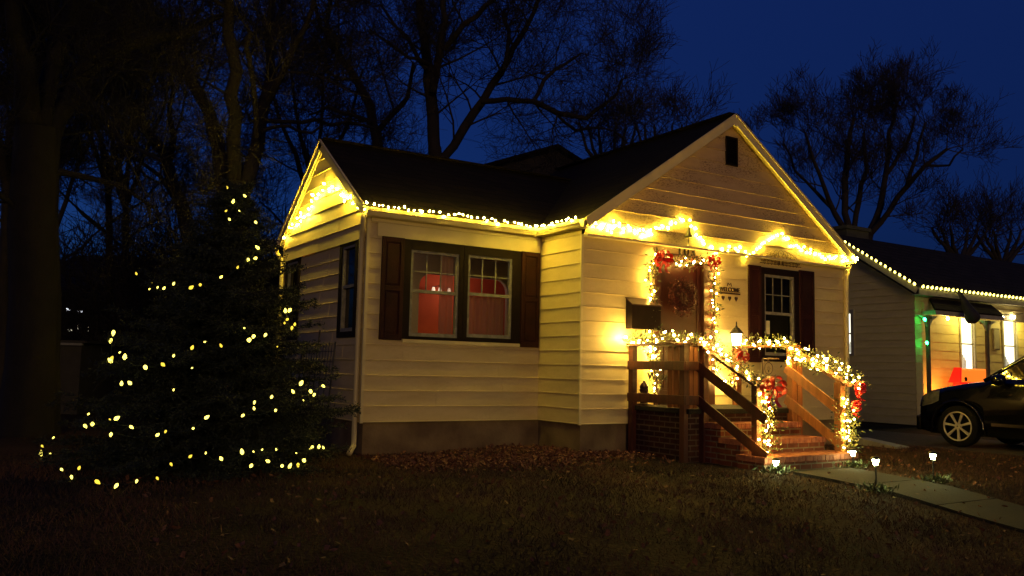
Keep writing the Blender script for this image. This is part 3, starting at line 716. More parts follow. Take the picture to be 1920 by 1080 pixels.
pf = lambda pts, y: [at(a, b_, 'y', y) for a, b_ in pts]
px_ = lambda pts, x: [at(a, b_, 'x', x) for a, b_ in pts]
S_Y = 'yellow string lights along the eaves'
string('yellow lights in an upturned V across the left gable', px_([(531, 441), (560, 415), (580, 392), (603, 357), (612, 349), (640, 362), (665, 383), (688, 390)], -MM-.06), .088, 'yel', .028)
e0 = Vector((-MM-.1, D0-.196, ZE-.006)); e1 = Vector((-.196, D0-.196, ZE-.006)); e2 = Vector((-.196, -.14, ZE-.006))
string('yellow lights lying along the gutter above the pair of windows and to the front gable', [e0, e0.lerp(e1, .5)+Vector((0, 0, .012)), e1, e2], .075, 'yel', .011, smin=.6, smax=1.0)
string('yellow lights looping across the front gable from left eave to right', pf([(1104, 412), (1125, 422), (1150, 425), (1175, 428), (1205, 433), (1225, 428), (1250, 422), (1280, 413), (1292, 418), (1308, 440), (1322, 452), (1334, 464), (1345, 474), (1370, 468), (1392, 470), (1402, 478), (1420, 470), (1436, 458), (1455, 444), (1463, 441), (1475, 453), (1500, 465), (1522, 472), (1545, 484), (1570, 478), (1590, 486)], -.052), .066, 'yel', .027)
string('cluster of yellow lights bunched under the left end of the front gable', pf([(1112, 424), (1150, 416), (1178, 424), (1200, 436), (1228, 436), (1160, 432), (1122, 428)], -.06), .13, 'yel', .025)
string('yellow lights at the right corner of the front eave over the downspout', [(W+.02, -.19, ZE-.06), (W+.14, -.2, ZE-.05), (W+.17, -.05, ZE-.02), (W+.14, .05, ZE-.08)], .05, 'yel', .02)

# leafy garlands with warm lights
def garland(label, pts, thick, n_leaf, step, kind='warm', leaf=.05, name='lit_garland', cat='garland', jit=.04, clip=None, smin=.7, smax=1.2):
    root = thing(name, pts[0], label, cat, None)
    P = resample(pts, .05); A = np.array([tuple(p) for p in P])
    rng = np.random.default_rng(abs(hash(label)) % 1000 if False else len(label)*7+n_leaf)
    i = rng.integers(0, len(A), n_leaf); c = A[i]+rng.normal(size=(n_leaf, 3))*thick
    if clip: c = clip(c)
    dirs = (c-A[i]); dirs /= np.linalg.norm(dirs, axis=1, keepdims=True)+1e-6
    V, Fc = rects(c, leaf, leaf*.42, rng, dirs=dirs); tri_mesh('foliage', V, Fc, 'garland', root)
    for q in range(2):
        MB().tube([p+Vector((sin(k*.9+q*3)*thick*.7, cos(k*.7+q*3)*thick*.5, sin(k*.6+q*2)*thick*.7)) for k, p in enumerate(P)], .006, 4).build('vine', 'vine', root)
    for k, p in enumerate(resample(pts, step)[:99]):
        q = p+Vector((random.gauss(0, jit), random.gauss(0, jit*.6), random.gauss(0, jit)))
        if clip: q = Vector(clip(np.array([tuple(q)]))[0])
        put_bulb(root, q, kind, None, random.uniform(smin, smax))
    return root
def cw(c):
    c = c.copy(); c[:, 1] = np.minimum(c[:, 1], -.045); return c
garland('green garland with warm lights framing the red front door', pf([(1226, 690), (1222, 640), (1226, 600), (1224, 560), (1220, 520), (1224, 490), (1238, 482), (1262, 491), (1290, 494), (1318, 492), (1338, 487), (1344, 505), (1338, 540), (1340, 580), (1338, 620), (1342, 670), (1344, 700)], -.10), .042, 900, .075, clip=cw, leaf=.062)
garland('lit garland along the top of the left porch railing', [(.87, -.05, 1.2), (.87, -.5, 1.17), (.87, -.85, 1.22), (.88, -1.15, 1.16), (1.0, -1.22, 1.18), (XL, -1.25, 1.14)], .04, 420, .055)
garland('lit garland down the left stair handrail to its newel post', [(XL, -1.25, 1.14), (XL+.02, -1.5, 1.0), (XL+.02, -1.75, .86), (XL, -2.0, .72), (XL, -2.15, .66)], .042, 350, .05)
garland('bushy lit garland wrapped down the left newel post', [(XL+.02, -2.17, .62), (XL+.08, -2.24, .45), (XL+.05, -2.20, .28), (XL+.10, -2.26, .1), (XL+.06, -2.22, -.06), (XL+.09, -2.25, -.18)], .062, 520, .033, jit=.05)
garland('lit garland on the handrail between lantern and right porch post', [(2.86, -.24, 1.2), (2.86, -.6, 1.24), (2.86, -.95, 1.2), (2.83, -1.25, 1.2)], .045, 380, .052)
garland('thick lit garland swagged down the right stair handrail', [(2.78, -1.26, 1.18), (2.80, -1.45, 1.02), (2.84, -1.70, .98), (2.84, -1.92, .90), (2.86, -2.15, .78), (2.84, -2.4, .62)], .055, 560, .030, jit=.05)
garland('strand of lit garland looped under the right handrail', [(2.74, -1.25, .92), (2.76, -1.4, 1.02), (2.80, -1.62, .88), (2.82, -1.8, .86)], .03, 130, .05)
garland('bushy lit garland wrapped down the right newel post', [(XRR+.02, -2.20, .42), (XRR+.0, -2.24, .28), (XRR+.04, -2.26, .12), (XRR-.02, -2.22, -.02), (XRR+.02, -2.26, -.14), (XRR, -2.24, -.24)], .072, 620, .028, jit=.055)
garland('lit garland trailing down the wall left of the door to the porch floor', pf([(1228, 660), (1226, 690), (1232, 715), (1226, 735)], -.14), .045, 160, .07, clip=cw)
garland('lit garland hanging below the lantern by the door', [(2.8, -.16, 1.1), (2.79, -.2, .8), (2.80, -.2, .5)], .035, 120, .09)
# single brighter bulbs
st_ = thing('bright_bulb', (.66, -.11, 1.222), 'single very bright bulb at the wall end of the left railing', 'bulb')
put_bulb(st_, (.70, -.11, 1.222), 'bright', (0, -1, 0), 1.0); MB().tube([(.66, -.10, 1.2), (.74, -.08, 1.16), (.87, -.08, 1.17)], .005, 5).build('wire', 'wire', st_)
for px0, py0, lab in ((1227, 655, 'bright spot bulb on the wall left of the door, under the mailbox'), (1350, 655, 'bright spot bulb on the wall between door and lantern'), (1358, 715, 'bright spot bulb low on the wall right of the door')):
    p = at(px0, py0, 'y', -.11); o = thing('bright_bulb', p, lab, 'bulb'); put_bulb(o, p, 'bright', (0, -1, 0), .8); MB().tube([p, p+Vector((.02, .07, -.05))], .006, 5).build('wire', 'wire', o)

# ------------------------------------------------------------------ bows, lantern, mailbox, signs
def bow(label, c, s, face=(-.4, -1, 0), long_tail=1.0):
    c = Vector(c); f = Vector(face).normalized(); r = f.cross(Vector((0, 0, 1))).normalized(); u = r.cross(f)
    root = thing('ribbon_bow', c, label, 'bow')
    for sg, ang in ((1, .25), (-1, .25), (1, .95), (-1, .95), (1, -.45), (-1, -.45)):
        mb = MB(); k = 12; vs_ = []
        dr = r*cos(ang)*sg+u*sin(ang); nr = u*cos(ang)-r*sin(ang)*sg
        for i in range(k+1):
            t = i/k*2*pi; l = (1-cos(t))/2; h = sin(t)*.36*(.35+l)
            p = c+dr*l*s+nr*h*s+f*(.02+.12*s*l*sin(t*.5))
            wv = (f*.8+nr*.35)*s*(.16+.30*l)
            vs_ += [p-wv, p+wv]
        mb.add(vs_, [(2*i, 2*i+1, 2*i+3, 2*i+2) for i in range(k)])
        mb.build('loop', 'red', root, smooth=True)
    for sg in (-1, 1):
        mb = MB(); vs_ = []
        for i in range(9):
            t = i/8; p = c-u*t*s*1.5*long_tail+r*sg*(.15+.5*t)*s*.7+f*(.04+.04*sin(t*7)); wv = r*s*(.07+.13*t)+f*.04*s
            vs_ += [p-wv, p+wv]
        mb.add(vs_, [(2*i, 2*i+1, 2*i+3, 2*i+2) for i in range(8)]); mb.build('tail', 'red', root, smooth=True)
    MB().lathe(c+f*.03-Vector((0, 0, s*.12)), [(.02*1, 0), (s*.13, s*.06), (s*.13, s*.18), (.02, s*.24)], 8).build('knot', 'red', root, smooth=True)
bow('red ribbon bow at the upper left corner of the door garland', at(1243, 487, 'y', -.2), .135)
bow('smaller red ribbon bow at the upper right corner of the door garland', at(1337, 490, 'y', -.2), .105)
bow('large red ribbon bow on the left newel post', (XL+.08, -2.30, .58), .155)
bow('red ribbon bow hanging under the porch lantern', (2.87, -.29, 1.0), .10, long_tail=.7)
bow('red ribbon bow on the outer side of the right newel post', (XRR+.20, -2.28, .58), .105, face=(1, -.6, 0))
bow('small red ribbon low on the outer side of the right newel post', (XRR+.17, -2.24, .34), .09, face=(1, -.6, 0))

lt = at(1381, 650, 'y', -.20); lx, ly = lt.x, -.20; z0 = 1.165
lan = thing('lantern', (lx, ly, z0-.02), 'lit black coach lantern on the porch post right of the door', 'lantern')
MB().lathe((lx, ly, z0), [(.055, -.03), (.075, -.02), (.075, 0), (.04, .01)], 6).build('base', 'black', lan)
MB().lathe((lx, ly, z0), [(.062, .012), (.082, .19)], 6).build('glass', 'lamp', lan)
mb = MB()
for k in range(6):
    t = 2*pi*k/6; mb.tube([(lx+.066*cos(t), ly+.066*sin(t), z0+.0), (lx+.087*cos(t), ly+.087*sin(t), z0+.2)], .005, 4)
mb.build('cage', 'black', lan)
MB().lathe((lx, ly, z0+.195), [(.112, 0), (.105, .012), (.075, .05), (.045, .085), (.022, .10), (.010, .13), (.010, .17), (.003, .19)], 6).build('cap', 'black', lan)

mbx = thing('mailbox', (1.06, -.1, 1.35), 'dark wall mailbox on the siding left of the door', 'mailbox')
mb = MB(); mb.hexa([(.785, -.16, 1.35), (1.335, -.16, 1.35), (1.335, -.018, 1.35), (.785, -.018, 1.35), (.785, -.16, 1.70), (1.335, -.16, 1.70), (1.335, -.018, 1.79), (.785, -.018, 1.79)])
mb.build('box', 'darktrim', mbx, bevel=.006)
mb = MB(); mb.hexa([(.775, -.175, 1.685), (1.345, -.175, 1.685), (1.345, -.02, 1.792), (.775, -.02, 1.792), (.775, -.175, 1.70), (1.345, -.175, 1.70), (1.345, -.02, 1.807), (.775, -.02, 1.807)]); mb.build('lid', 'jamb', mbx)

def text(s, p, size, m, parent, T='y', depth=.006, name='lettering', font_sx=1.0, align='CENTER', rot=None):
    cu = bpy.data.curves.new(name, 'FONT'); cu.body = s; cu.size = size; cu.extrude = depth; cu.align_x = align; cu.align_y = 'CENTER'; cu.offset = size*.018
    tmp = bpy.data.objects.new(name, cu); col.objects.link(tmp); dg = bpy.context.evaluated_depsgraph_get()
    me = bpy.data.meshes.new_from_object(tmp.evaluated_get(dg)); bpy.data.objects.remove(tmp)
    me.materials.clear(); me.materials.append(M[m] if isinstance(m, str) else m)
    o = bpy.data.objects.new(name, me); col.objects.link(o); o.parent = parent; ORG[o.name] = Vector(p)
    o.location = Vector(p)-ORG[parent.name]; o.rotation_euler = rot or (pi/2, 0, 0); o.scale = (font_sx, 1, 1)
    return o
hn = thing('house_number', (1.96, -.03, 2.585), 'black house number 103 above the door', 'house number')
for ch, dx in (('1', -.14), ('0', 0), ('3', .14)): text(ch, (1.96+dx, -.030, 2.575), .225, 'black', hn, name='digit')

ws = thing('welcome_sign', (2.87, -.04, 2.0), 'small iron welcome sign with three hanging hearts right of the door', 'sign')
text('WELCOME', (2.885, -.03, 2.055), .092, 'iron', ws)
MB().box((2.64, -.035, 1.985), (3.12, -.022, 2.008)).build('bar', 'iron', ws)
for k in range(3):
    cx_ = 2.74+k*.145; hp = []
    for i in range(20):
        t = 2*pi*i/20; hp.append((cx_+.0028*16*sin(t)**3*.75, 1.92+.0026*(13*cos(t)-5*cos(2*t)-2*cos(3*t)-cos(4*t))))
    MB().add([(x, -.034, z) for x, z in hp]+[(x, -.026, z) for x, z in hp], [tuple(range(20))[::-1], tuple(range(20, 40))]+[(i, (i+1) % 20, 20+(i+1) % 20, 20+i) for i in range(20)]).build('heart', 'iron', ws)
MB().tube([(2.83, -.03, 2.11), (2.85, -.03, 2.16), (2.88, -.03, 2.13), (2.91, -.03, 2.16), (2.93, -.03, 2.11)], .006, 5).build('finial', 'iron', ws)

# bell ornament hanging off the gable lights
bc = at(1291, 437, 'y', -.09)
be = thing('hanging_bell', bc, 'dark metal bell hanging under the gable lights above the house number', 'bell')
MB().lathe(bc, [(.002, .09), (.022, .085), (.028, .03), (.04, -.02), (.062, -.05), (.06, -.06)], 12).build('bell', 'black', be, smooth=True)
MB().tube([bc+Vector((0, 0, .08)), bc+Vector((-.01, 0, .2))], .004, 5).build('cord', 'black', be)
MB().tube([bc+Vector((0, 0, -.04)), bc+Vector((0, 0, -.17))], .005, 5).build('clapper_cord', 'black', be)
MB().lathe(bc+Vector((0, 0, -.2)), [(.004, .04), (.016, .015), (.016, -.01), (.003, -.03)], 8).build('clapper', 'galv', be, smooth=True)

# scrolled iron ornament above the right window
so = thing('scroll_ornament', (4.05, -.05, 2.56), 'wrought iron scroll fan above the right window', 'wall ornament')
mb = MB()
def scroll(cx, cz, r, dirn, start, turns=1.4, y=-.055, rad=.0045):
    pts = []
    for i in range(22):
        t = i/21; a = start+dirn*2*pi*turns*t; rr_ = r*(1-.8*t); pts.append((cx+rr_*cos(a), y, cz+rr_*sin(a)))
    mb.tube(pts, rad, 4)
for k in range(5):
    f_ = k/4; sx = .10+.33*f_; hh = .20*(1-.75*f_**1.5)
    for sg in (-1, 1):
        scroll(4.05+sg*sx, 2.56+hh*.6+.02, .055+.03*(1-f_), -sg, pi/2+sg*.3); scroll(4.05+sg*(sx-.05), 2.565, .035, sg, -pi/2)
        mb.tube([(4.05+sg*.02, -.055, 2.55), (4.05+sg*sx*.6, -.055, 2.56+hh*.9), (4.05+sg*(sx+.03), -.055, 2.56+hh*.6)], .0045, 4)
mb.tube([(3.55, -.055, 2.545), (4.55, -.055, 2.545)], .006, 4); scroll(4.05, 2.72, .08, 1, 0)
mb.build('scrollwork', 'iron', so)

# wrought iron panel with a vertical sign on the landing
ip = thing('iron_panel', (2.75, -1.06, .27), 'rusty wrought iron scroll panel on the landing by the right post', 'iron panel')
ax, bx, yy = 2.46, 2.80, -1.06
mb = MB(); mb.tube([(ax, yy, .27), (ax, yy, .965)], .013, 6); mb.tube([(ax, yy, .965), (bx, yy, .972)], .010, 6); mb.tube([(ax, yy, .42), (bx-.15, yy, .42)], .008, 6); mb.build('frame', 'iron', ip)
mb = MB()
mb.tube([(2.585+.085*cos(t), yy, .83+.085*sin(t)) for t in np.linspace(0, 2*pi, 22)], .006, 4, False)
scroll(2.545, .68, .05, 1, pi/2, y=yy, rad=.005); scroll(2.645, .68, .05, -1, pi/2, y=yy, rad=.005); scroll(2.585, .82, .035, 1, 0, y=yy, rad=.004); scroll(2.585, .935, .03, -1, 0, y=yy, rad=.004)
mb.tube([(2.49, yy, .66), (2.52, yy, .55), (2.53, yy, .47), (2.57, yy, .42)], .006, 4); mb.build('scrollwork', 'iron', ip)
sg = thing('hanging_sign', (2.62, -1.10, .27), 'narrow pale sign with dark letters and a purple foot leaning on the iron panel', 'sign')
M['paper2'] = mat('sign_board', (.5, .42, .36), .7); M['purple'] = mat('sign_purple', (.14, .08, .45), .6)
MB().box((2.585, -1.115, .30), (2.70, -1.10, .655)).build('frame', 'black', sg)
MB().box((2.60, -1.119, .40), (2.69, -1.116, .64)).build('board', 'paper2', sg)
MB().box((2.60, -1.119, .32), (2.69, -1.116, .385)).build('board_foot', 'purple', sg)
for k, ch in enumerate('AVD'): text(ch, (2.645, -1.1205, .60-k*.085), .085, 'black', sg, depth=.001, rot=(pi/2, pi/2, 0))

# little hydrant ornament and the W plaque
hy = thing('hydrant_ornament', (.985, -.20, .266), 'small dark hydrant ornament standing on the landing behind the railing', 'ornament')
MB().lathe((.985, -.20, .266), [(.10, 0), (.10, .02), (.055, .03), (.052, .19), (.065, .20), (.065, .225), (.05, .24)], 14).build('body', 'iron', hy, smooth=False)
MB().lathe((.985, -.20, .506), [(.062, 0), (.06, .03), (.038, .07), (.018, .085), (.016, .105), (.004, .11)], 14).build('cap', 'iron', hy, smooth=True)
mb = MB(); mb.lathe((.925, -.20, .42), [(.026, -.035), (.026, 0), (.03, .01)], 8, 'x'); mb.lathe((1.03, -.20, .42), [(.03, -.0), (.026, .01), (.026, .045)], 8, 'x'); mb.build('nozzle', 'iron', hy)
wp_ = at(1236, 706, 'y', -.16)
wo_ = thing('letter_ornament', (wp_.x, -.16, .27), 'dark metal garden stake reading Winter beside the door', 'ornament')
text('Winter', (wp_.x, -.16, wp_.z), .15, 'black', wo_); MB().tube([(wp_.x, -.155, .27), (wp_.x, -.155, wp_.z-.03)], .006, 5).build('stake', 'black', wo_)

# red wreath on the door
wc = at(1277, 557, 'y', -.03)
wr = thing('wreath', wc, 'round dark red berry wreath on the front door', 'wreath')
rng = np.random.default_rng(4); n = 2200; a = rng.uniform(0, 2*pi, n); rr0 = .19+rng.normal(0, .055, n)
c = np.stack([wc.x+rr0*np.cos(a)*.95, wc.y-.03-np.abs(rng.normal(0, .03, n)), wc.z+rr0*np.sin(a)], 1)
V, Fc = rects(c, .035, .02, rng); M['berry'] = mat('wreath_berry', (.11, .018, .016), .6, (.03, .007, .006), 20); tri_mesh('twigs', V, Fc, 'berry', wr)
mb = MB(); mb.tube([(wc.x+.18*cos(t), wc.y-.02, wc.z+.19*sin(t)) for t in np.linspace(0, 2*pi, 25)], .03, 6, False); mb.build('ring', 'berry', wr)

# solar path lights with a tuft of plants at each
spots = [(1470, 893, 'short solar light half hidden in plants at the left foot of the steps', .10, 26), (1592, 886, 'solar path light by the right foot of the steps', .17, 30), (1642, 924, 'solar path light left of the path, nearest the camera', .30, 16), (1717, 912, 'solar path light right of the path, farthest along it', .28, 18)]
xy = [(1.02, -2.52), (2.42, -2.55), (1.08, -3.80), (2.42, -3.62)]
M['plant'] = mat('low_plant', (.075, .085, .03), .6, (.035, .045, .015), 8)
for (a, b_, lab, hh, nl), (x, y) in zip(spots, xy):
    g0 = float(gz(x, y)); s = thing('path_light', (x, y, g0), lab, 'path light', 'solar lights along the path')
    MB().tube([(x, y, g0-.05), (x, y, g0+hh)], .010, 8).build('stake', 'black', s)
    MB().lathe((x, y, g0+hh), [(.020, 0), (.036, .062)], 8).build('glass', 'solar', s)
    MB().lathe((x, y, g0+hh+.061), [(.050, 0), (.048, .012), (.03, .030), (.006, .034)], 12).build('cap', 'black', s)
    pl = thing('ground_plant', (x, y, g0), {1470: 'low leafy plant around the half hidden light at the left of the steps', 1592: 'low plant under the light right of the steps', 1642: 'scrubby plant round the nearest path light', 1717: 'scrubby plant round the far path light'}[a], 'plant')
    rng = np.random.default_rng(a); k = 150; c = np.stack([x+rng.normal(0, .10, k), y+rng.normal(0, .08, k), g0+.005+rng.uniform(0, .06, k)], 1); d = rng.normal(size=(k, 3)); d[:, 2] = abs(d[:, 2])+.4
    V, Fc = rects(c, .07, .02, rng, dirs=d); tri_mesh('leaves', V, Fc, 'plant', pl)
# splash block at the right downspout
sb = at(1612, 826, 'z', GND)
mb = MB(); bx0, by0 = 5.95, -.15; mb.hexa([(bx0-.12, by0-.75, GND+.0), (bx0+.22, by0-.75, GND+.0), (bx0+.18, by0, GND+.0), (bx0-.10, by0, GND), (bx0-.12, by0-.75, GND+.03), (bx0+.22, by0-.75, GND+.03), (bx0+.18, by0, GND+.12), (bx0-.10, by0, GND+.12)])
o = mb.build('splash_block', 'galv', loc=(bx0, by0, GND)); tag(o, 'pale wedge-shaped splash block on the ground right of the house corner', 'splash block')

# trellis against the left wall
tr = thing('trellis', (-3.05, 2.0, GND), 'thin dark wire trellis leaning on the left wall of the house', 'trellis')
P0 = lambda u, z: (-3.16+.12*(z-GND)/1.6, u, z)
mb = MB()
for k in range(7):
    u = 1.35+k*.22; mb.tube([P0(u, GND-.02), P0(u, 1.05 if k != 3 else 1.22)], .007 if k not in (0, 3, 6) else .012, 5)
mb.build('uprights', 'black', tr)
mb = MB()
for z in (-.1, .25, .6, .78, .92, 1.02): mb.tube([P0(1.33, z), P0(2.70, z)], .006, 5)
for k in range(13):
    u = 1.35+k*.11; mb.tube([P0(u, .60), P0(u, 1.02)], .004, 4)
mb.build('crossbars', 'black', tr)

# ------------------------------------------------------------------ trees
def seg_mesh(name, segs, m, parent, n=4):
    S = np.array(segs, np.float32); p0 = S[:, 0:3]; p1 = S[:, 3:6]; r0 = S[:, 6:7]; r1 = S[:, 7:8]
    d = p1-p0; L = np.linalg.norm(d, axis=1, keepdims=True)+1e-9; d = d/L
    a = np.where(np.abs(d[:, 2:3]) < .9, np.array([[0, 0, 1.]]), np.array([[1., 0, 0]])); x = np.cross(a, d); x /= np.linalg.norm(x, axis=1, keepdims=True)+1e-9; y = np.cross(d, x)
    V = []
    for P, r in ((p0-d*r0*.3, r0), (p1+d*r1*.3, r1)):
        for j in range(n):
            t = 2*pi*j/n; V.append(P+(x*cos(t)+y*sin(t))*r)
    V = np.stack(V, 1).reshape(-1, 3); b_ = np.arange(len(S))[:, None]*2*n
    Fc = np.concatenate([b_+np.array([[j, (j+1) % n, n+(j+1) % n, n+j]]) for j in range(n)])
    return tri_mesh(name, V, Fc, m, parent)

def grow(segs, p, d, L, r, lev, rnd, up=.12, spread=.75, kids=(3, 5), minr=.004):
    """one wandering branch with side shoots"""
    k = 4 if lev > 1 else 3; q = p.copy(); dd = d.copy(); pts = [q.copy()]
    for i in range(k):
        dd = (dd+Vector((rnd.gauss(0, .16), rnd.gauss(0, .16), rnd.gauss(0, .13)+up*.35))).normalized()
        q2 = q+dd*(L/k); ra = max(minr, r*(1-.75*i/k)); rb = max(minr, r*(1-.75*(i+1)/k)); segs.append((*q, *q2, ra, rb)); q = q2; pts.append(q.copy())
    if lev == 0: return
    nk = rnd.randint(*kids)
    for c in range(nk):
        t = rnd.uniform(.2, 1.0); i = min(int(t*k), k-1); s = pts[i].lerp(pts[i+1], t*k-i)
        ax_ = Vector((rnd.gauss(0, 1), rnd.gauss(0, 1), rnd.gauss(0, 1))); side = dd.cross(ax_).normalized()
        nd = (dd*(1-spread*.55)+side*spread*rnd.uniform(.6, 1.1)+Vector((0, 0, up))).normalized()
        grow(segs, s, nd, L*rnd.uniform(.5, .75), max(minr, r*.45), lev-1, rnd, up, spread, kids, minr)

def bare_tree(label, D, trunk, limbs, seed, mname='bark', lev=3, gap=.7, bl=1.6, up=.12, minr=.0035, cat='tree', kids=(3, 5), scale_w=1.0):
    """trunk, limbs: [(px, py, half width px), ...] polylines; each limb carries a depth drift"""
    rnd = random.Random(seed); base = atd(trunk[0][0], trunk[0][1], D); base.z = float(gz(base.x, base.y))-.1
    root = thing('bare_tree', base, label, cat, 'bare winter trees')
    tsegs = []; segs = []
    tp = [(base, trunk[0][2]*1.25*D/F)]+[(atd(a, b_, D), w_*D/F) for a, b_, w_ in trunk]
    ft = []
    for (p, r0), (q, r1) in zip(tp[:-1], tp[1:]):
        k = max(1, int((q-p).length/.9))
        for j in range(k): ft.append((p.lerp(q, j/k)+(Vector((rnd.gauss(0, r0*.14), rnd.gauss(0, r0*.14), 0)) if j else Vector()), r0+(r1-r0)*j/k))
    ft.append(tp[-1])
    for (p, r0), (q, r1) in zip(ft[:-1], ft[1:]): tsegs.append((*p, *q, r0, r1))
    for li, (drift, poly) in enumerate(limbs):
        P = [(atd(a, b_, D+drift*i), w_*scale_w*D/F) for i, (a, b_, w_) in enumerate(poly)]
        fine = []
        for (p, r0), (q, r1) in zip(P[:-1], P[1:]):
            k = max(2, int((q-p).length/.45))
            for j in range(k):
                fine.append((p.lerp(q, j/k)+(Vector((rnd.gauss(0, .03), rnd.gauss(0, .03), rnd.gauss(0, .03))) if j else Vector()), r0+(r1-r0)*j/k))
        fine.append(P[-1])
        for (p, r0), (q, r1) in zip(fine[:-1], fine[1:]): tsegs.append((*p, *q, r0, r1))
        tot = 0
        for i in range(1, len(fine)):
            p, r0 = fine[i]; q = fine[i-1][0]; tot += (p-q).length; d = (p-q).normalized()
            if tot > gap or i == len(fine)-1:
                tot = 0
                for c in range(1 if i < len(fine)-1 else 3):
                    side = d.cross(Vector((rnd.gauss(0, 1), rnd.gauss(0, 1), rnd.gauss(0, 1)))).normalized()
                    nd = (d*.45+side*.8+Vector((0, 0, .15))).normalized()
                    frac = 1-.45*i/len(fine)
                    grow(segs, p, nd, bl*rnd.uniform(.7, 1.25)*frac, max(.010, min(r0*.45, .035)), lev, rnd, up, kids=kids, minr=minr)
    seg_mesh('trunk', tsegs, mname, root, 8); seg_mesh('crown', segs, mname, root, 3)
    return root

T1 = [(430, 640, 30), (432, 480, 27), (440, 400, 30), (438, 350, 30)]
bare_tree('big bare tree with four rising limbs behind the spruce, left of the left gable', 15.5, T1, [
    (.25, [(425, 372, 16), (412, 300, 14), (400, 245, 13), (375, 180, 12), (340, 120, 11), (305, 70, 9), (280, 10, 7), (262, -60, 5)]),
    (-.2, [(436, 350, 15), (437, 260, 13), (432, 180, 12), (437, 100, 11), (430, 20, 10), (428, -60, 7)]),
    (.3, [(452, 365, 16), (475, 300, 14), (487, 240, 13), (500, 180, 12), (507, 110, 9), (506, 40, 8), (512, -50, 6)]),
    (-.25, [(505, 185, 8), (530, 135, 7), (550, 90, 6), (575, 45, 5), (592, -10, 4)]),
    (.4, [(495, 225, 5), (540, 228, 4), (590, 224, 4), (650, 228, 3), (700, 240, 2.5)]),
    (.3, [(492, 245, 4), (530, 236, 3), (560, 246, 3), (600, 238, 2.5)]),
    (-.4, [(480, 255, 5), (478, 190, 5), (467, 110, 5), (470, 60, 4)])], 3, lev=3, gap=.45, bl=1.7, kids=(4, 6))
bare_tree('slim bare tree leaning left between the dark wood and the big forked tree', 19, [(372, 640, 16), (362, 480, 15), (345, 400, 14)], [
    (.3, [(345, 402, 13), (325, 350, 12), (310, 290, 11), (288, 262, 10), (262, 222, 8), (238, 190, 6), (205, 160, 4), (180, 120, 3)]),
    (-.3, [(318, 300, 6), (326, 255, 6), (318, 200, 4), (322, 150, 3)]),
    (.3, [(345, 400, 6), (300, 330, 4), (240, 290, 3), (190, 280, 2)])], 9, lev=3, gap=.5, bl=2.3, kids=(4, 6))
bare_tree('massive dark tree at the left edge with one thick limb arching to the right', 13, [(60, 700, 46), (62, 420, 42), (70, 250, 38)], [
    (.35, [(80, 300, 24), (105, 215, 22), (135, 160, 20), (180, 115, 18), (235, 82, 17), (300, 66, 14), (350, 62, 10), (400, 35, 7), (440, 20, 4)]),
    (-.3, [(66, 260, 26), (50, 160, 20), (30, 60, 16), (20, -40, 12)]),
    (.2, [(75, 250, 22), (95, 140, 16), (120, 60, 12), (150, -30, 9)]),
    (.5, [(180, 115, 7), (160, 80, 5), (120, 40, 4), (90, -10, 3)]),
    (-.4, [(135, 160, 8), (200, 220, 5), (230, 275, 4), (300, 300, 3)]),
    (.3, [(80, 330, 8), (150, 330, 6), (230, 350, 4), (290, 390, 3)]),
    (-.3, [(70, 430, 8), (20, 380, 6), (-30, 330, 5)])], 21, 'bark3', lev=3, gap=.4, bl=1.7, kids=(5, 7))
bare_tree('tall bare tree with a wide twiggy crown rising behind the house roof', 21, [(824, 560, 17), (820, 330, 15), (815, 280, 13)], [
    (.2, [(815, 285, 12), (812, 220, 12), (803, 150, 11), (798, 100, 9), (790, 50, 8), (786, -20, 6), (784, -80, 4)]),
    (-.3, [(812, 170, 8), (825, 95, 7), (835, 40, 6), (830, -30, 4)]),
    (.3, [(828, 300, 8), (870, 240, 9), (905, 190, 8), (940, 135, 7), (962, 90, 6), (990, 45, 5), (1010, -10, 4), (1040, -60, 3)]),
    (-.3, [(905, 190, 6), (950, 186, 5), (1000, 190, 5), (1045, 212, 5), (1100, 222, 4), (1135, 195, 3), (1165, 150, 2)]),
    (.5, [(1000, 190, 4), (1020, 150, 4), (1060, 120, 3), (1090, 100, 2)]),
    (-.4, [(835, 90, 6), (870, 45, 5), (910, 10, 4), (950, -20, 3)]),
    (.3, [(800, 130, 5), (772, 85, 4), (742, 50, 3), (715, 10, 2.5)]),
    (-.4, [(803, 120, 4), (765, 108, 3), (735, 85, 3), (700, 60, 2)]),
    (.5, [(945, 130, 4), (955, 60, 4), (945, 20, 3)]),
    (.5, [(1040, 210, 3), (1080, 245, 3), (1130, 240, 2), (1170, 260, 2)])], 33, lev=3, gap=.42, bl=2.3, kids=(5, 7), minr=.0042)
bare_tree('bare tree with a bowed limb between the forked tree and the tall one', 24, [(712, 560, 12), (710, 330, 11), (706, 240, 10)], [
    (.3, [(706, 260, 9), (695, 200, 9), (668, 150, 8), (640, 110, 7), (618, 75, 6), (612, 40, 5), (622, -20, 4)]),
    (-.4, [(618, 75, 4), (600, 50, 4), (590, 0, 3)]),
    (.4, [(700, 230, 5), (660, 215, 4), (615, 200, 3), (580, 215, 2)]),
    (-.4, [(706, 250, 6), (740, 210, 5), (765, 180, 4), (775, 120, 3)]),
    (.4, [(668, 150, 3), (640, 150, 3), (600, 120, 2)])], 45, lev=3, gap=.55, bl=2.5, kids=(5, 7), minr=.005)
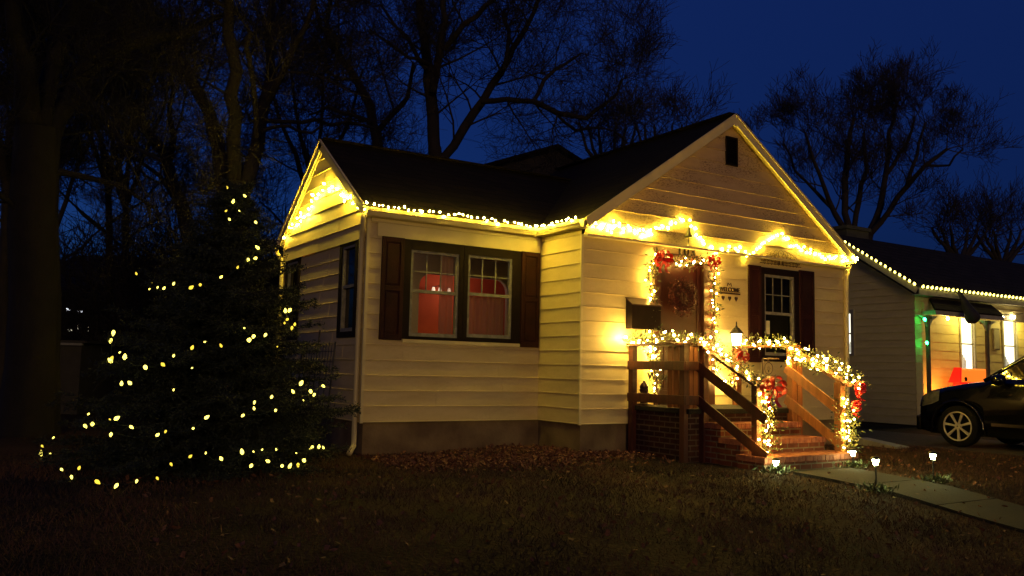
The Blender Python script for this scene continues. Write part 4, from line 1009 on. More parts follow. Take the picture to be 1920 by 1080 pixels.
bare_tree('round-topped bare tree behind the right slope of the front gable', 30, [(1600, 560, 10), (1600, 450, 9)], [
    (.3, [(1598, 455, 7), (1584, 400, 6), (1584, 340, 6), (1590, 280, 5), (1600, 225, 3)]),
    (-.4, [(1590, 440, 6), (1565, 400, 5), (1545, 350, 4), (1525, 300, 3), (1510, 250, 2)]),
    (.4, [(1598, 450, 5), (1610, 380, 5), (1625, 320, 4), (1620, 250, 3)]),
    (-.4, [(1560, 390, 4), (1530, 360, 3), (1490, 320, 2), (1470, 270, 2)])], 51, 'bark2', lev=3, gap=.7, bl=2.1, kids=(5, 7), minr=.006, up=.22)
bare_tree('wide bare tree with a slanting trunk right of the round-topped one', 32, [(1632, 560, 9), (1628, 445, 8)], [
    (.3, [(1628, 450, 7), (1650, 390, 6), (1660, 330, 5), (1668, 270, 4), (1675, 200, 3)]),
    (-.4, [(1630, 440, 6), (1668, 395, 5), (1700, 350, 5), (1735, 310, 4), (1775, 280, 3)]),
    (.4, [(1700, 350, 4), (1720, 290, 3), (1735, 230, 2)]),
    (-.4, [(1660, 330, 4), (1700, 270, 3), (1715, 220, 2)]),
    (.5, [(1735, 310, 3), (1780, 310, 2), (1805, 280, 2)])], 61, 'bark2', lev=3, gap=.7, bl=2.2, kids=(5, 7), minr=.006, up=.22)
for k, (a, b_, D, lab) in enumerate(((1800, 500, 38, 'low round bare tree above the neighbouring roof'), (1880, 505, 42, 'low bare tree at the right edge above the neighbouring roof'), (1245, 330, 34, 'faint bare treetop showing over the ridge left of the front gable peak'), (1140, 330, 36, 'faint bare treetop over the low point of the roofs'))):
    dy = 0 if k < 2 else 1
    bare_tree(lab, D, [(a, b_+60, 8), (a, b_, 7)], [(.4*s_, [(a, b_, 5), (a+s_*22*u, b_-28, 4), (a+s_*40*u, b_-50, 3), (a+s_*52*u, b_-(72 if dy == 0 else 95), 2)]) for s_, u in ((1, 1), (-1, 1), (1, .3), (-1, .35), (1, .65), (-1, .7))], 71+k, 'bark2', lev=2, gap=.8, bl=2.2, kids=(4, 7), minr=.008, up=.2)
# the dark thicket at the left: separate trees, one behind the other
th = [(205, 300, 22, 5, 'dark twiggy tree in the thicket left of the leaning tree'), (235, 330, 26, 5, 'dark twiggy tree in the thicket nearest the leaning tree'), (10, 280, 17, 8, 'dark twiggy tree at the extreme left of the thicket'), (100, 380, 34, 5, 'low dark tree behind the massive trunk'), (590, 330, 27, 6, 'dark twiggy tree directly behind the left gable')]
for k, (a, b_, D, w_, lab) in enumerate(th):
    bare_tree(lab, D, [(a, 640, w_+3), (a, b_, w_)], [(.5*s_, [(a, b_+60, w_), (a+s_*35*u, b_-40, w_*.7), (a+s_*70*u, b_-120, w_*.5), (a+s_*90*u, b_-200, 2)]) for s_, u in ((1, 1), (-1, 1), (1, .2), (-1, .5))]
              + [(.5, [(a, b_+120, 3), (a+60, b_+80, 2), (a+110, b_+30, 1.5)]), (-.5, [(a, b_+140, 3), (a-60, b_+90, 2), (a-100, b_+50, 1.5)])], 81+k, 'bark', lev=3, gap=.6, bl=2.7, kids=(5, 7), minr=.006)

# tangled undergrowth behind the left yard, one unbroken mass of brush
rnd = random.Random(77); segs = []
for k in range(520):
    px0 = rnd.uniform(-120, 600); D = rnd.uniform(21, 31) if not 20 < px0 < 215 else rnd.uniform(29, 33); p = atd(px0, 700, D); p.z = float(gz(p.x, p.y))-.05
    if px0 > 470 and D < 26: D = 27
    grow(segs, p, Vector((rnd.gauss(0, .3), rnd.gauss(0, .3), 1)).normalized(), rnd.uniform(1.6, 3.9), rnd.uniform(.02, .05), 2, rnd, .15, kids=(5, 8), minr=.009)
ug = seg_mesh('undergrowth', segs, 'bark', None, 3); tag(ug, 'dark leafless brush filling the background left of the house', 'undergrowth', kind='stuff')

segs = []
for k in range(420):
    px0 = rnd.uniform(1150, 2250); D = rnd.uniform(44, 60); p = atd(px0, 700, D); p.z = float(gz(p.x, p.y))-.05
    grow(segs, p, Vector((rnd.gauss(0, .3), rnd.gauss(0, .3), 1)).normalized(), rnd.uniform(2, 5), rnd.uniform(.03, .08), 2, rnd, .15, kids=(5, 8), minr=.014)
ug = seg_mesh('far_treeline', segs, 'bark2', None, 3); tag(ug, 'low far-off dark scrub beyond the neighbouring house', 'treeline', kind='stuff')

# ------------------------------------------------------------------ spruce with lights
SD = 9.6
sbase = atd(385, 900, SD); sx0, sy0 = sbase.x, sbase.y; sg0 = float(gz(sx0, sy0)); apex = atd(444, 330, SD)
sp = thing('spruce_tree', (sx0, sy0, sg0), 'broad dark spruce tree wound with yellowish bulbs at the left of the house', 'tree')
SH = apex.z-sg0; lean = Vector((apex.x-sx0, apex.y-sy0, 0))
def axis(z): return Vector((sx0, sy0, z))+lean*((z-sg0)/SH)
MB().tube([axis(sg0-.1), axis(sg0+SH*.5), axis(sg0+SH*.97)], [.11, .06, .012], 8).build('trunk', 'bark', sp, smooth=True)
def srad(f):      # crown radius over height fraction
    f = min(max(f, 0), 1)
    return 1.72*(1-f)**.92*(1.0 if f > .12 else .86+f*1.1)
rnd = random.Random(2); bs = []; nc = []; nd_ = []
z = sg0+.12
while z < sg0+SH*.985:
    f_ = (z-sg0)/SH; Rr = srad(f_); nb = max(5, int(13*(1-f_)+6)); a0 = rnd.uniform(0, 6)
    for k in range(nb):
        a = a0+2*pi*k/nb+rnd.gauss(0, .12); L = Rr*rnd.uniform(.66, 1.14)+.05; c = axis(z+rnd.uniform(-.05, .05)); dr_ = rnd.uniform(-.16, .1); d = Vector((cos(a), sin(a), 0)); prev = c; m_ = 7
        side = Vector((-sin(a), cos(a), 0))
        for i in range(1, m_+1):
            t = i/m_; q = c+d*L*t+Vector((0, 0, ((-.20+dr_)*t+.13*t*t)*L+f_*.35*L*t))
            bs.append((*prev, *q, .012*(1-t)+.003, .012*(1-t*.98)+.003)); 
            # side twigs
            if i > 1:
                for sg_ in (-1, 1):
                    tw = (.30*L*(1.15-t)+.05)*rnd.uniform(.6, 1.2); e = q+(side*sg_*.8+d*.55+Vector((0, 0, rnd.uniform(-.55, .25)))).normalized()*tw
                    bs.append((*q, *e, .004, .002)); kk = max(3, int(tw/.022))
                    for j in range(kk): nc.append(q.lerp(e, (j+rnd.random())/kk)); nd_.append((e-q).normalized())
            kk = max(3, int(L/m_/.02))
            for j in range(kk): nc.append(prev.lerp(q, (j+rnd.random())/kk)); nd_.append(d)
            prev = q
    z += .082+.05*rnd.random()
nc = np.array([tuple(p) for p in nc]); nd_ = np.array([tuple(p) for p in nd_])
rng = np.random.default_rng(12); nc = np.repeat(nc, 6, 0)+rng.normal(0, .016, (len(nc)*6, 3)); nd_ = np.repeat(nd_, 6, 0)*.9+rng.normal(0, .55, nc.shape)
V, Fc = rects(nc, .045, .011, rng, dirs=nd_)
seg_mesh('branches', bs, 'bark', sp, 3); tri_mesh('needles', V, Fc, 'needle', sp)
ts = thing('string_lights', (sx0, sy0, sg0), 'loose loops of large yellowish bulbs wound round the dark spruce', 'string lights')
TBp = """720,57 778,83 736,103 712,130 728,157 755,125 807,160 433,330 480,355 474,372 500,366 516,376 547,362 599,374 634,358 696,340 750,310 784,286 812,275 820,248
360,505 352,531 354,608 350,600 394,597 458,617 511,609 548,590 605,566 645,543 702,559 785,533 790,530 804,520 843,515 771,495 876,558 920,437 903,450 912,468 900,485 925,492 932,491 610,623
384,680 415,676 949,679 1019,678 981,694 996,705 930,704 960,724 283,767 266,802 292,797 362,788 345,785 411,807 352,829 494,840 526,821 610,817 648,785 806,728 858,720 805,757 772,771 873,755
172,842 131,868 129,903 155,893 192,942 225,964 248,946 301,979 373,990 434,977 495,969 539,924 598,908 650,897 703,916 767,897 800,887 827,885 875,885 798,929 853,922 891,937 914,942 943,925 960,913 936,892 992,872 1008,879 1025,880 889,323 376,577 550,690"""
small = {(480, 355), (474, 372), (500, 366), (755, 125), (645, 543), (771, 495), (960, 724), (345, 785), (172, 842), (650, 897), (800, 887), (827, 885), (875, 885), (936, 892), (889, 323), (376, 577), (876, 558), (550, 690), (610, 623), (155, 893), (283, 767)}
allb = []
for s in TBp.split():
    u, v_ = map(float, s.split(',')); px0, py0 = u/1.6875, 320+v_/1.6875; dr = ray(px0, py0)
    # march to the crown surface
    best = None; t = SD-3.4; near = CAM+dr*t
    bd = 1e9
    while t < SD+1.2:
        p = CAM+dr*t; f_ = (p.z-sg0)/SH; c = axis(p.z); rr_ = (Vector((p.x, p.y, 0))-Vector((c.x, c.y, 0))).length
        if p.z < float(gz(p.x, p.y))+.06: best = near; break
        g_ = rr_-srad(f_)*.97
        if g_ < 0: best = p; break
        if g_ < bd: bd = g_; near = p
        t += .02
    p = best or near; allb.append(p)
    put_bulb(ts, p-dr.normalized()*.09, random.choice(('tree', 'tree', 'tree', 'tree2')), Vector((random.gauss(0, .8), random.gauss(0, .8), random.choice((-1, 1)))), random.uniform(.35, .5) if (u, v_) in small else random.uniform(.6, 1.12))
srt = sorted(allb, key=lambda p: -p.z)
wm = MB()
for a, b_ in zip(allb[:-1], allb[1:]):
    if (a-b_).length < .5: wm.tube([a, (a+b_)/2-Vector((0, 0, .03)), b_], .004, 4)
wm.build('wire', 'wire', ts)

# ------------------------------------------------------------------ neighbouring house
NX, NY = 12.55, 3.0; NZ0 = -.42
nb = thing('neighbour_house', (NX, NY, -.45), 'grey-green clapboard house on the right with a lit porch and bulbs along its roof', 'house')
TNL = lambda u, z, o: (NX-o, u, z); TNF = lambda u, z, o: (u, NY-o, z); TNP = lambda u, z, o: (u, 4.2-o, z)
nrz, nry = 4.62, 5.35; nez = 2.92; nsl = (nrz-nez)/(nry-NY+.25)
nwin_l = (4.80, 5.10, 1.34, 2.40)
def nuf(z):
    a = max(0, (z-2.80)/nsl); return (NY+a, 2*nry-NY-a)
siding(TNL, nuf, NZ0, nrz-.15, [nwin_l], zbase=NZ0, lap=.19).build('wall', 'nsiding', nb, label='dark side wall with its gable')
siding(TNF, const(NX, NX+.30), NZ0, 2.8, zbase=NZ0, lap=.19).build('wall', 'nlit', nb, label='narrow strip of front wall beside the porch')
nw = [(16.62, 17.28, 1.0, 2.47), (18.88, 19.58, 1.0, 2.5)]
siding(TNP, const(NX+.30, 22), -.2, 2.75, nw, zbase=NZ0, lap=.24).build('wall', 'nlit', nb, label='lit porch wall')
mb = MB(); mb.add([(NX+.30, NY, -.4), (NX+.30, 4.2, -.4), (NX+.30, 4.2, 2.7), (NX+.30, NY, 2.7)], [(0, 1, 2, 3)]); mb.build('wall', 'nlit', nb)
mb = MB(); mb.box((NX+.30, NY-.02, 2.62), (22, 4.2, 2.65)); mb.build('porch_ceiling', 'nlit', nb)
mb = MB(); mb.box((NX+.31, NY-.02, -.5), (22, 4.19, -.16)); mb.build('porch_floor', 'path', nb)
mb = MB(); mb.box((NX+.04, NY+.04, -.9), (NX+.28, 2*nry-NY, NZ0)); mb.build('foundation', 'soil', nb)
mb = MB(); mb.box((NX+.30, NY-.06, 2.34), (22, NY+.04, 2.62)); mb.box((NX-.02, NY-.03, 2.65), (22, NY-.0, 2.80)); mb.build('porch_beam', 'nlit', nb)
rb = MB(); ey = NY-.25; by = 2*nry-NY+.25
slab(rb, [(NX-.2, ey, nez), (23, ey, nez), (23, nry, nrz), (NX-.2, nry, nrz)], .09); slab(rb, [(NX-.2, nry, nrz), (23, nry, nrz), (23, by, nez), (NX-.2, by, nez)], .09); rb.build('roof', 'nshingle', nb)
rk = MB(); n = Vector((0, -nsl, 1)).normalized(); rk.beam(Vector((NX-.215, ey, nez))-n*.06, Vector((NX-.215, nry, nrz))-n*.06, .02, .14, up=n); n = Vector((0, nsl, 1)).normalized(); rk.beam(Vector((NX-.215, by, nez))-n*.06, Vector((NX-.215, nry, nrz))-n*.06, .02, .14, up=n)
rk.box((NX-.2, ey-.02, nez-.15), (23, ey, nez-.0)); rk.box((NX-.2, ey, nez-.15), (23, NY-.03, nez-.13)); rk.build('fascia', 'ntrim', nb)
# pent roof over the first porch bay
pr = MB(); slab(pr, [(NX+.22, NY-.42, 2.44), (15.9, NY-.42, 2.44), (15.9, NY-.08, 2.74), (NX+.55, NY-.08, 2.74)], .05); pr.build('porch_roof', 'nshingle', nb)
mb = MB(); mb.box((NX+.24, NY-.41, 2.30), (15.9, NY-.39, 2.40)); mb.box((NX+.24, NY-.39, 2.30), (NX+.27, NY-.06, 2.40)); mb.build('porch_fascia', 'ntrim', nb)
for x in (12.97, 15.66):
    mb = MB(); mb.box((x-.06, NY-.10, -.5), (x+.06, NY-.061, 2.30)); mb.box((x-.045, NY-.12, -.5), (x+.045, NY-.04, 2.30)); mb.box((x-.09, NY-.15, 2.2), (x+.09, NY-.04+.1, 2.298)); mb.box((x-.09, NY-.15, -.5), (x+.09, NY-.02, -.25)); mb.build('column', 'post', nb, bevel=.01)
    mb = MB()
    for sg_ in (-1, 1): mb.add([(x+sg_*.05, NY-.10, 2.29), (x+sg_*.45, NY-.10, 2.29), (x+sg_*.20, NY-.10, 2.20), (x+sg_*.05, NY-.10, 2.0), (x+sg_*.05, NY-.07, 2.29), (x+sg_*.45, NY-.07, 2.29), (x+sg_*.20, NY-.07, 2.20), (x+sg_*.05, NY-.07, 2.0)], [(0, 1, 2, 3), (4, 7, 6, 5), (0, 3, 7, 4), (3, 2, 6, 7), (2, 1, 5, 6)])
    mb.build('bracket', 'ntrim', nb)
def nwindow(T, u0, u1, z0, z1, lab=None):
    mb = MB()
    for q in ((u0-.09, u0, z0-.06, z1+.1), (u1, u1+.09, z0-.06, z1+.1), (u0, u1, z0-.06, z0), (u0, u1, z1, z1+.1)): mb.tbox(T, *q, -.05, .04)
    wn = mb.build('window', 'ntrim', nb, label=lab)
    MB().tbox(T, u0, u1, z0, z1, -.05, -.04).build('pane', 'nwin', wn)
    mb = MB(); zm = (z0+z1)/2; mb.tbox(T, u0, u1, zm-.02, zm+.02, -.04, -.01); mb.tbox(T, u0, u0+.03, z0, z1, -.04, -.01); mb.tbox(T, u1-.03, u1, z0, z1, -.04, -.01); mb.build('sash', 'ntrim', wn)
    M.setdefault('curt', mat('curtain', (.30, .29, .24), .9)); cm = MB()
    for k in range(4): cm.tbox(T, u0+(u1-u0)*(.12+k*.1), u0+(u1-u0)*(.18+k*.1), z0+.02, z0+(z1-z0)*(.34-.05*k), -.039, -.03)
    cm.build('curtain', 'curt', wn)
nwindow(TNL, *nwin_l, 'lit side window facing the cream house'); nwindow(TNP, *nw[0], 'left lit porch window'); nwindow(TNP, *nw[1], 'right lit porch window')
ch = MB(); ch.box((13.5, 5.6, 3.9), (14.5, 6.1, 5.0)); ch.box((13.45, 5.55, 4.9), (14.55, 6.15, 5.0)); ch.build('chimney', mat('chimney_block', (.07, .07, .05), .9, (.05, .05, .04), 4), nb)
# bulbs on the neighbouring roof
rootN = thing('string_lights', (NX-.22, ey, nez), 'row of fat pointed bulbs up the rake and along the eave of the neighbouring house', 'string lights')
P = [(NX-.23, nry-.05, nrz-.01), (NX-.23, ey-.02, nez+.02)]
for p in resample(P, .155): put_bulb(rootN, p, 'nb', (-.6, -.2, .8), random.uniform(.75, .95))
Q = [(NX-.1, ey-.04, nez+.02), (NX+.9, ey-.04, nez+.02)]
for p in resample(Q, .19): put_bulb(rootN, p, 'nb', (-.2, -.6, .8), .9)
for p in resample([(NX+1.0, ey-.04, nez+.02), (22.5, ey-.04, nez+.02)], .19): put_bulb(rootN, p, 'nb', (-.2, -.5, .8), random.uniform(.75, .95))
MB().tube([P[0], P[1], (22.5, ey-.03, nez+.02)], .006, 4).build('wire', 'wire', rootN)
gs = thing('string_lights', (12.97, NY-.2, 2.2), 'three green bulbs on the columns of the neighbouring porch', 'string lights')
for a, b_ in ((1733, 596), (1737, 640), (1841, 589)): put_bulb(gs, at(a, b_, 'y', NY-.20), 'green', (0, -.3, -1), 1.0)
MB().tube([at(1733, 592, 'y', NY-.17), at(1737, 642, 'y', NY-.17)], .006, 4).build('wire', 'wire', gs)
wsn = thing('string_lights', at(1775, 592, 'y', NY-.1), 'few large white bulbs hanging under the beam of the neighbouring porch', 'string lights')
for a, b_ in ((1777, 594), (1880, 593), (1901, 592), (1849, 585)): put_bulb(wsn, at(a, b_, 'y', NY-.12), 'white', (0, 0, -1), 1.0)
MB().tube([at(1740, 583, 'y', NY-.13), at(1777, 590, 'y', NY-.13), at(1845, 584, 'y', NY-.13), at(1880, 590, 'y', NY-.13), at(1918, 588, 'y', NY-.13)], .008, 4).build('wire', 'wire', wsn)
plight('porch_light', (16.5, 3.7, 2.45), 40, (1, .78, .20), .06, nb); plight('porch_light', (19.5, 3.7, 2.45), 36, (1, .78, .20), .06, nb)
# small wall plaques on the lit wall
for a, lab in ((1857, 'narrow framed plaque between the lit porch windows, next to the column'), (1865, 'narrow framed plaque nearer the right lit window')):
    a = a if a == 1857 else 1866
    c = at(a, 636, 'y', 4.16); pq = thing('wall_plaque', c, lab, 'plaque') if a == 1866 else None
    if pq:
        MB().box((c.x-.17, 4.12, c.z-.32), (c.x+.17, 4.16, c.z+.32)).build('frame', 'post', pq); MB().box((c.x-.13, 4.11, c.z-.28), (c.x+.13, 4.119, c.z+.28)).build('board', 'ntrim', pq)

# hanging flag, furled
fp = at(1797, 545, 'y', NY-.35); fe = at(1822, 600, 'y', NY-.8)
fl = thing('porch_flag', fp, 'dark furled flag hanging from the corner of the neighbouring porch roof', 'flag')
M['flag'] = mat('dark_flag', (.035, .03, .028), .8, (.02, .018, .018), 8)
MB().tube([fp+Vector((-.02, .1, .05)), fp.lerp(fe, .9)+Vector((.25, -.1, -.05))], .012, 6).build('pole', 'black', fl)
mb = MB(); pts = [fp.lerp(fe, t)+Vector((.10*t, 0, 0)) for t in (0, .2, .45, .7, .9, 1.0, 1.08)]; mb.tube(pts, [.03, .06, .10, .14, .18, .16, .05], 9); mb.build('cloth', 'flag', fl, smooth=True)

# lit red inflatable kennel on the porch
kx0 = at(1790, 700, 'y', 3.75).x; kx1 = at(1838, 700, 'y', 3.75).x; ktop = at(1812, 691, 'y', 3.75).z; kmid = at(1812, 716, 'y', 3.75).z
kn = thing('inflatable_kennel', ((kx0+kx1)/2, 3.6, -.16), 'glowing red inflatable kennel on the neighbouring porch above the car bonnet', 'inflatable')
M['kred'] = emis('kennel_red', (1, .012, .006), .75, (.3, .01, .01)); M['korange'] = emis('kennel_orange', (1, .17, .012), 1.25, (.3, .04, .01))
mb = MB(); mb.hexa([(kx0-.05, 3.55, kmid), (kx1+.25, 3.55, kmid), (kx1+.25, 3.86, kmid), (kx0-.05, 3.86, kmid), (kx0+.12, 3.62, ktop), (kx1+.13, 3.62, ktop), (kx1+.13, 3.78, ktop), (kx0+.12, 3.78, ktop)]); mb.build('roof', 'korange', kn, bevel=.05)
mb = MB(); mb.box((kx0+.02, 3.57, -.16), (kx1+.18, 3.84, kmid-.01)); mb.build('body', 'kred', kn, bevel=.05)
mb = MB(); mb.hexa([(kx0-.13, 3.53, kmid-.03), (kx0-.05, 3.53, kmid-.03), (kx0-.05, 3.88, kmid-.03), (kx0-.13, 3.88, kmid-.03), (kx0+.04, 3.60, ktop+.02), (kx0+.11, 3.60, ktop+.02), (kx0+.11, 3.80, ktop+.02), (kx0+.04, 3.80, ktop+.02)]); mb.build('gable_edge', 'kred', kn, bevel=.02)
cc = at(1811, 711, 'y', 3.56); MB().lathe(cc, [(.0, -.01), (.06, -.01), (.06, .02)], 12, 'y').build('vent', 'black', kn)
plight('kennel_light', (kx0-.35, 3.72, .35), 42, (1, .33, .045), .12, kn)

# ------------------------------------------------------------------ car in the driveway (faces away from the street, side to us)
CX = 7.35; FY = -1.045     # side plane x, front axle y;  s runs from the nose (0) backwards
NOSE = FY+.86; CW = 1.84; ZG = -.45+.018
car = thing('parked_suv', (CX+CW/2, NOSE-2.3, ZG), 'black suv parked on the driveway between the two houses', 'car')
# stations: s, sill z, belt z, half-width at belt, top z (hood / roof), half width at top
st = [(0.0, .30, .64, .62, .75, .52), (.10, .24, .70, .78, .85, .66), (.30, .22, .75, .87, .96, .72), (.60, .22, .79, .91, 1.03, .75), (.95, .22, .83, .92, 1.09, .76), (1.25, .22, .87, .92, 1.13, .77), (1.42, .22, .93, .92, 1.18, .78),
      (1.9, .22, .96, .92, 1.19, .80), (2.9, .22, .98, .92, 1.20, .80), (3.9, .22, .99, .92, 1.20, .80), (4.35, .26, 1.0, .90, 1.18, .78), (4.58, .32, .98, .84, 1.13, .72), (4.66, .38, .92, .78, 1.04, .66)]
def arch(s):
    """sill raised over the wheels"""
    z = 0
    for c_ in (.86, 3.58):
        if abs(s-c_) < .44: z = max(z, .34+sqrt(max(0, .44**2-(s-c_)**2)))
    return z
def interp(s):
    for a, b_ in zip(st[:-1], st[1:]):
        if a[0] <= s <= b_[0]:
            t = (s-a[0])/(b_[0]-a[0]); return [a[i]+(b_[i]-a[i])*t for i in range(6)]
    return list(st[-1])
ss = sorted(set([x_[0] for x_ in st]+list(np.linspace(.40, 1.32, 21))+list(np.linspace(3.12, 4.04, 21))+list(np.linspace(0, 4.66, 40))))
rings = []
for s in ss:
    _, zl, zb, hb, zt, ht = interp(s); y = NOSE-s; ar = arch(s); lo = max(zl, ar)
    zb = max(zb, lo+.03)
    half = [(hb*.93, lo), (hb*.985, lo+(zb-lo)*.3), (hb*1.0, lo+(zb-lo)*.72), (hb*.985, zb), (hb*.955, zb+(zt-zb)*.45), (ht+.06, zt-.015), (ht-.12, zt+.012), (0, zt+.035)]
    ring = [(CX+CW/2-w_, y, ZG+z_) for w_, z_ in half]+[(CX+CW/2+w_, y, ZG+z_) for w_, z_ in half[:-1][::-1]]
    rings.append(ring)
k = len(rings[0]); mb = MB(); vs_ = [p for r_ in rings for p in r_]; fs_ = []
for i in range(len(rings)-1):
    for j in range(k-1): fs_.append((i*k+j, i*k+j+1, (i+1)*k+j+1, (i+1)*k+j))
fs_.append(tuple(range(k))); fs_.append(tuple((len(rings)-1)*k+j for j in range(k))[::-1])
mb.add(vs_, fs_); mb.build('body', 'carpaint', car, smooth=True)
# dark underbody and wheel wells
mb = MB(); mb.box((CX+.12, NOSE-4.4, ZG+.20), (CX+CW-.12, NOSE-.3, ZG+.5)); mb.build('underbody', 'rubber', car)
# greenhouse
gh = [(1.28, 1.16, 1.16), (2.08, 1.68, 1.17), (2.6, 1.76, 1.19), (3.6, 1.75, 1.19), (4.2, 1.66, 1.19), (4.55, 1.17, 1.16)]
vs_ = []
for s, zt, zb in gh:
    f_ = (zt-zb)/.6; hb = .80; ht = .80-.20*min(1, f_); y = NOSE-s
    vs_ += [(CX+CW/2-hb, y, ZG+zb-.02), (CX+CW/2-ht-.01, y, ZG+zt-.02), (CX+CW/2-ht+.12, y, ZG+zt+.01), (CX+CW/2+ht-.12, y, ZG+zt+.01), (CX+CW/2+ht+.01, y, ZG+zt-.02), (CX+CW/2+hb, y, ZG+zb-.02)]
glf = MB(); glf.add(vs_, [(i*6+j, i*6+j+1, (i+1)*6+j+1, (i+1)*6+j) for i in range(5) for j in (0, 4)]+[(1, 2, 8, 7), (2, 3, 9, 8), (3, 4, 10, 9)]+[(25, 26, 32, 31), (26, 27, 33, 32), (27, 28, 34, 33)]); glf.build('window', 'carglass', car)
rf = MB(); rf.add(vs_, [(i*6+j, i*6+j+1, (i+1)*6+j+1, (i+1)*6+j) for i in range(1, 4) for j in (1, 2, 3)]); rf.build('roof', 'carpaint', car, smooth=True)
# pillars and window trim
def side_pt(s, f_, side=-1, o=.006):
    for (a, za, ba), (c_, zc, bc_) in zip(gh[:-1], gh[1:]):
        if a <= s <= c_:
            t = (s-a)/(c_-a); zt = za+(zc-za)*t; zb = ba+(bc_-ba)*t; break
    ht = .80-.20*min(1, (zt-zb)/.6); w_ = .80+(ht-.80)*f_
    return (CX+CW/2+side*(w_+o), NOSE-s, ZG+zb-.02+(zt-zb)*f_)
for side in (-1, 1):
    mb = MB()
    mb.tube([side_pt(s, 1, side, .01) for s in (1.29, 1.6, 1.85, 2.12, 2.6, 3.1, 3.6, 4.2, 4.5)], .035, 6)
    for s in (2.55, 3.45): mb.beam(side_pt(s, 0, side), side_pt(s+.05, 1, side), .02, .09, up=(1, 0, 0))
    mb.build('pillar', 'carpaint', car, smooth=True)
    mb = MB(); mb.tube([side_pt(s, .02, side, .015) for s in (1.50, 2.0, 2.6, 3.4, 4.2)], .010, 6); mb.tube([side_pt(1.50, .02, side, .015), side_pt(1.72, .55, side, .012), side_pt(1.72, .02, side, .015)], .008, 6); mb.build('window_trim', 'chrome', car)
# bumper lip, headlight, grille, mirror, handles, fender flare, door seams
for side in (-1, 1):
    xc = CX+CW/2
    mb = MB(); hl = []
    for s, lo_, hi_, hw in ((.06, .66, .78, .70), (.20, .67, .88, .82), (.38, .71, .94, .885), (.54, .78, .96, .90)): hl.append((s, lo_, hi_, hw))
    vs_ = []
    for s, lo_, hi_, hw in hl: vs_ += [(xc+side*(hw+.012), NOSE-s+.01, ZG+lo_), (xc+side*(hw-.03), NOSE-s+.01, ZG+hi_)]
    mb.add(vs_, [(2*i, 2*i+1, 2*i+3, 2*i+2) for i in range(3)]); mb.build('headlight', 'lens', car, smooth=True)
    mb = MB(); mb.lathe((xc+side*1.0, NOSE-1.62, ZG+1.17), [(.02, -.10), (.08, -.09), (.10, .0), (.08, .08), (.02, .10)], 8, 'y'); mb.tube([(xc+side*.84, NOSE-1.60, ZG+1.12), (xc+side*.96, NOSE-1.62, ZG+1.15)], .03, 6); mb.build('mirror', 'carpaint', car, smooth=True)
    for s in (2.2, 3.1):
        mb = MB(); mb.tube([(xc+side*.925, NOSE-s, ZG+.80), (xc+side*.955, NOSE-s-.02, ZG+.805), (xc+side*.955, NOSE-s-.17, ZG+.81), (xc+side*.925, NOSE-s-.19, ZG+.81)], .012, 6); mb.build('door_handle', 'chrome', car, smooth=True)
    for cy_ in (.86, 3.58):
        mb = MB(); mb.tube([(xc+side*.925, NOSE-cy_+.45*cos(a), ZG+.34+.45*sin(a)) for a in np.linspace(-.25, pi+.25, 18)], .018, 6); mb.build('wheel_arch', 'carpaint', car, smooth=True)
    mb = MB(); mb.beam((xc+side*.925, NOSE-1.45, ZG+.42), (xc+side*.925, NOSE-3.05, ZG+.42), .02, .05); mb.build('side_moulding', 'chrome', car)
mb = MB(); mb.box((CX+.30, NOSE-.02, ZG+.24), (CX+CW-.30, NOSE+.035, ZG+.52)); mb.box((CX+.12, NOSE-.12, ZG+.24), (CX+CW-.12, NOSE-.02, ZG+.50)); mb.build('bumper', 'carpaint', car, bevel=.03)
mb = MB(); mb.box((CX+.5, NOSE-.01, ZG+.55), (CX+CW-.5, NOSE+.015, ZG+.68)); mb.build('grille', 'chrome', car)
def wheel(xw, s, side):
    y = NOSE-s; z = ZG+.355
    w_ = bpy.data.objects.new('wheel', None)
    mb = MB(); mb.lathe((xw, y, z), [(.25, -.10), (.33, -.105), (.352, -.07), (.355, 0), (.352, .07), (.33, .105), (.25, .10), (.245, 0), (.25, -.10)], 40, 'x', caps=False); wh = mb.build('wheel', 'rubber', car, smooth=True)
    xo = xw+side*.095
    mb = MB(); mb.tube([(xo, y+.243*cos(a), z+.243*sin(a)) for a in np.linspace(0, 2*pi, 41)], .013, 8, False)
    mb.lathe((xo-side*.015, y, z), [(.055, -.03), (.062, 0), (.05, .022)] if side > 0 else [(.05, -.022), (.062, 0), (.055, .03)], 16, 'x')
    for k in range(7):
        a = 2*pi*k/7+.15; d = Vector((0, cos(a), sin(a))); n_ = Vector((0, -sin(a), cos(a))); c = Vector((xo-side*.01, y, z))
        p0, p1 = c+d*.05, c+d*.238; ww = (.013, .021); x_ = Vector((side*.012, 0, 0))
        mb.hexa([p0-n_*ww[0]-x_, p0+n_*ww[0]-x_, p1+n_*ww[1]-x_, p1-n_*ww[1]-x_, p0-n_*ww[0]+x_, p0+n_*ww[0]+x_, p1+n_*ww[1]+x_*1.4, p1-n_*ww[1]+x_*1.4])
    mb.build('rim', 'alloy', wh)
    MB().lathe((xw+side*.0, y, z), [(.24, -.01), (.24, .01)], 24, 'x').build('brake_disc', 'rubber', wh)
    MB().lathe((xo+side*.008, y, z), [(.012, 0), (.01, .004)], 8, 'x').build('hub_cap', 'black', wh)
for s in (.86, 3.58):
    wheel(CX+.105, s, -1); wheel(CX+CW-.105, s, 1)

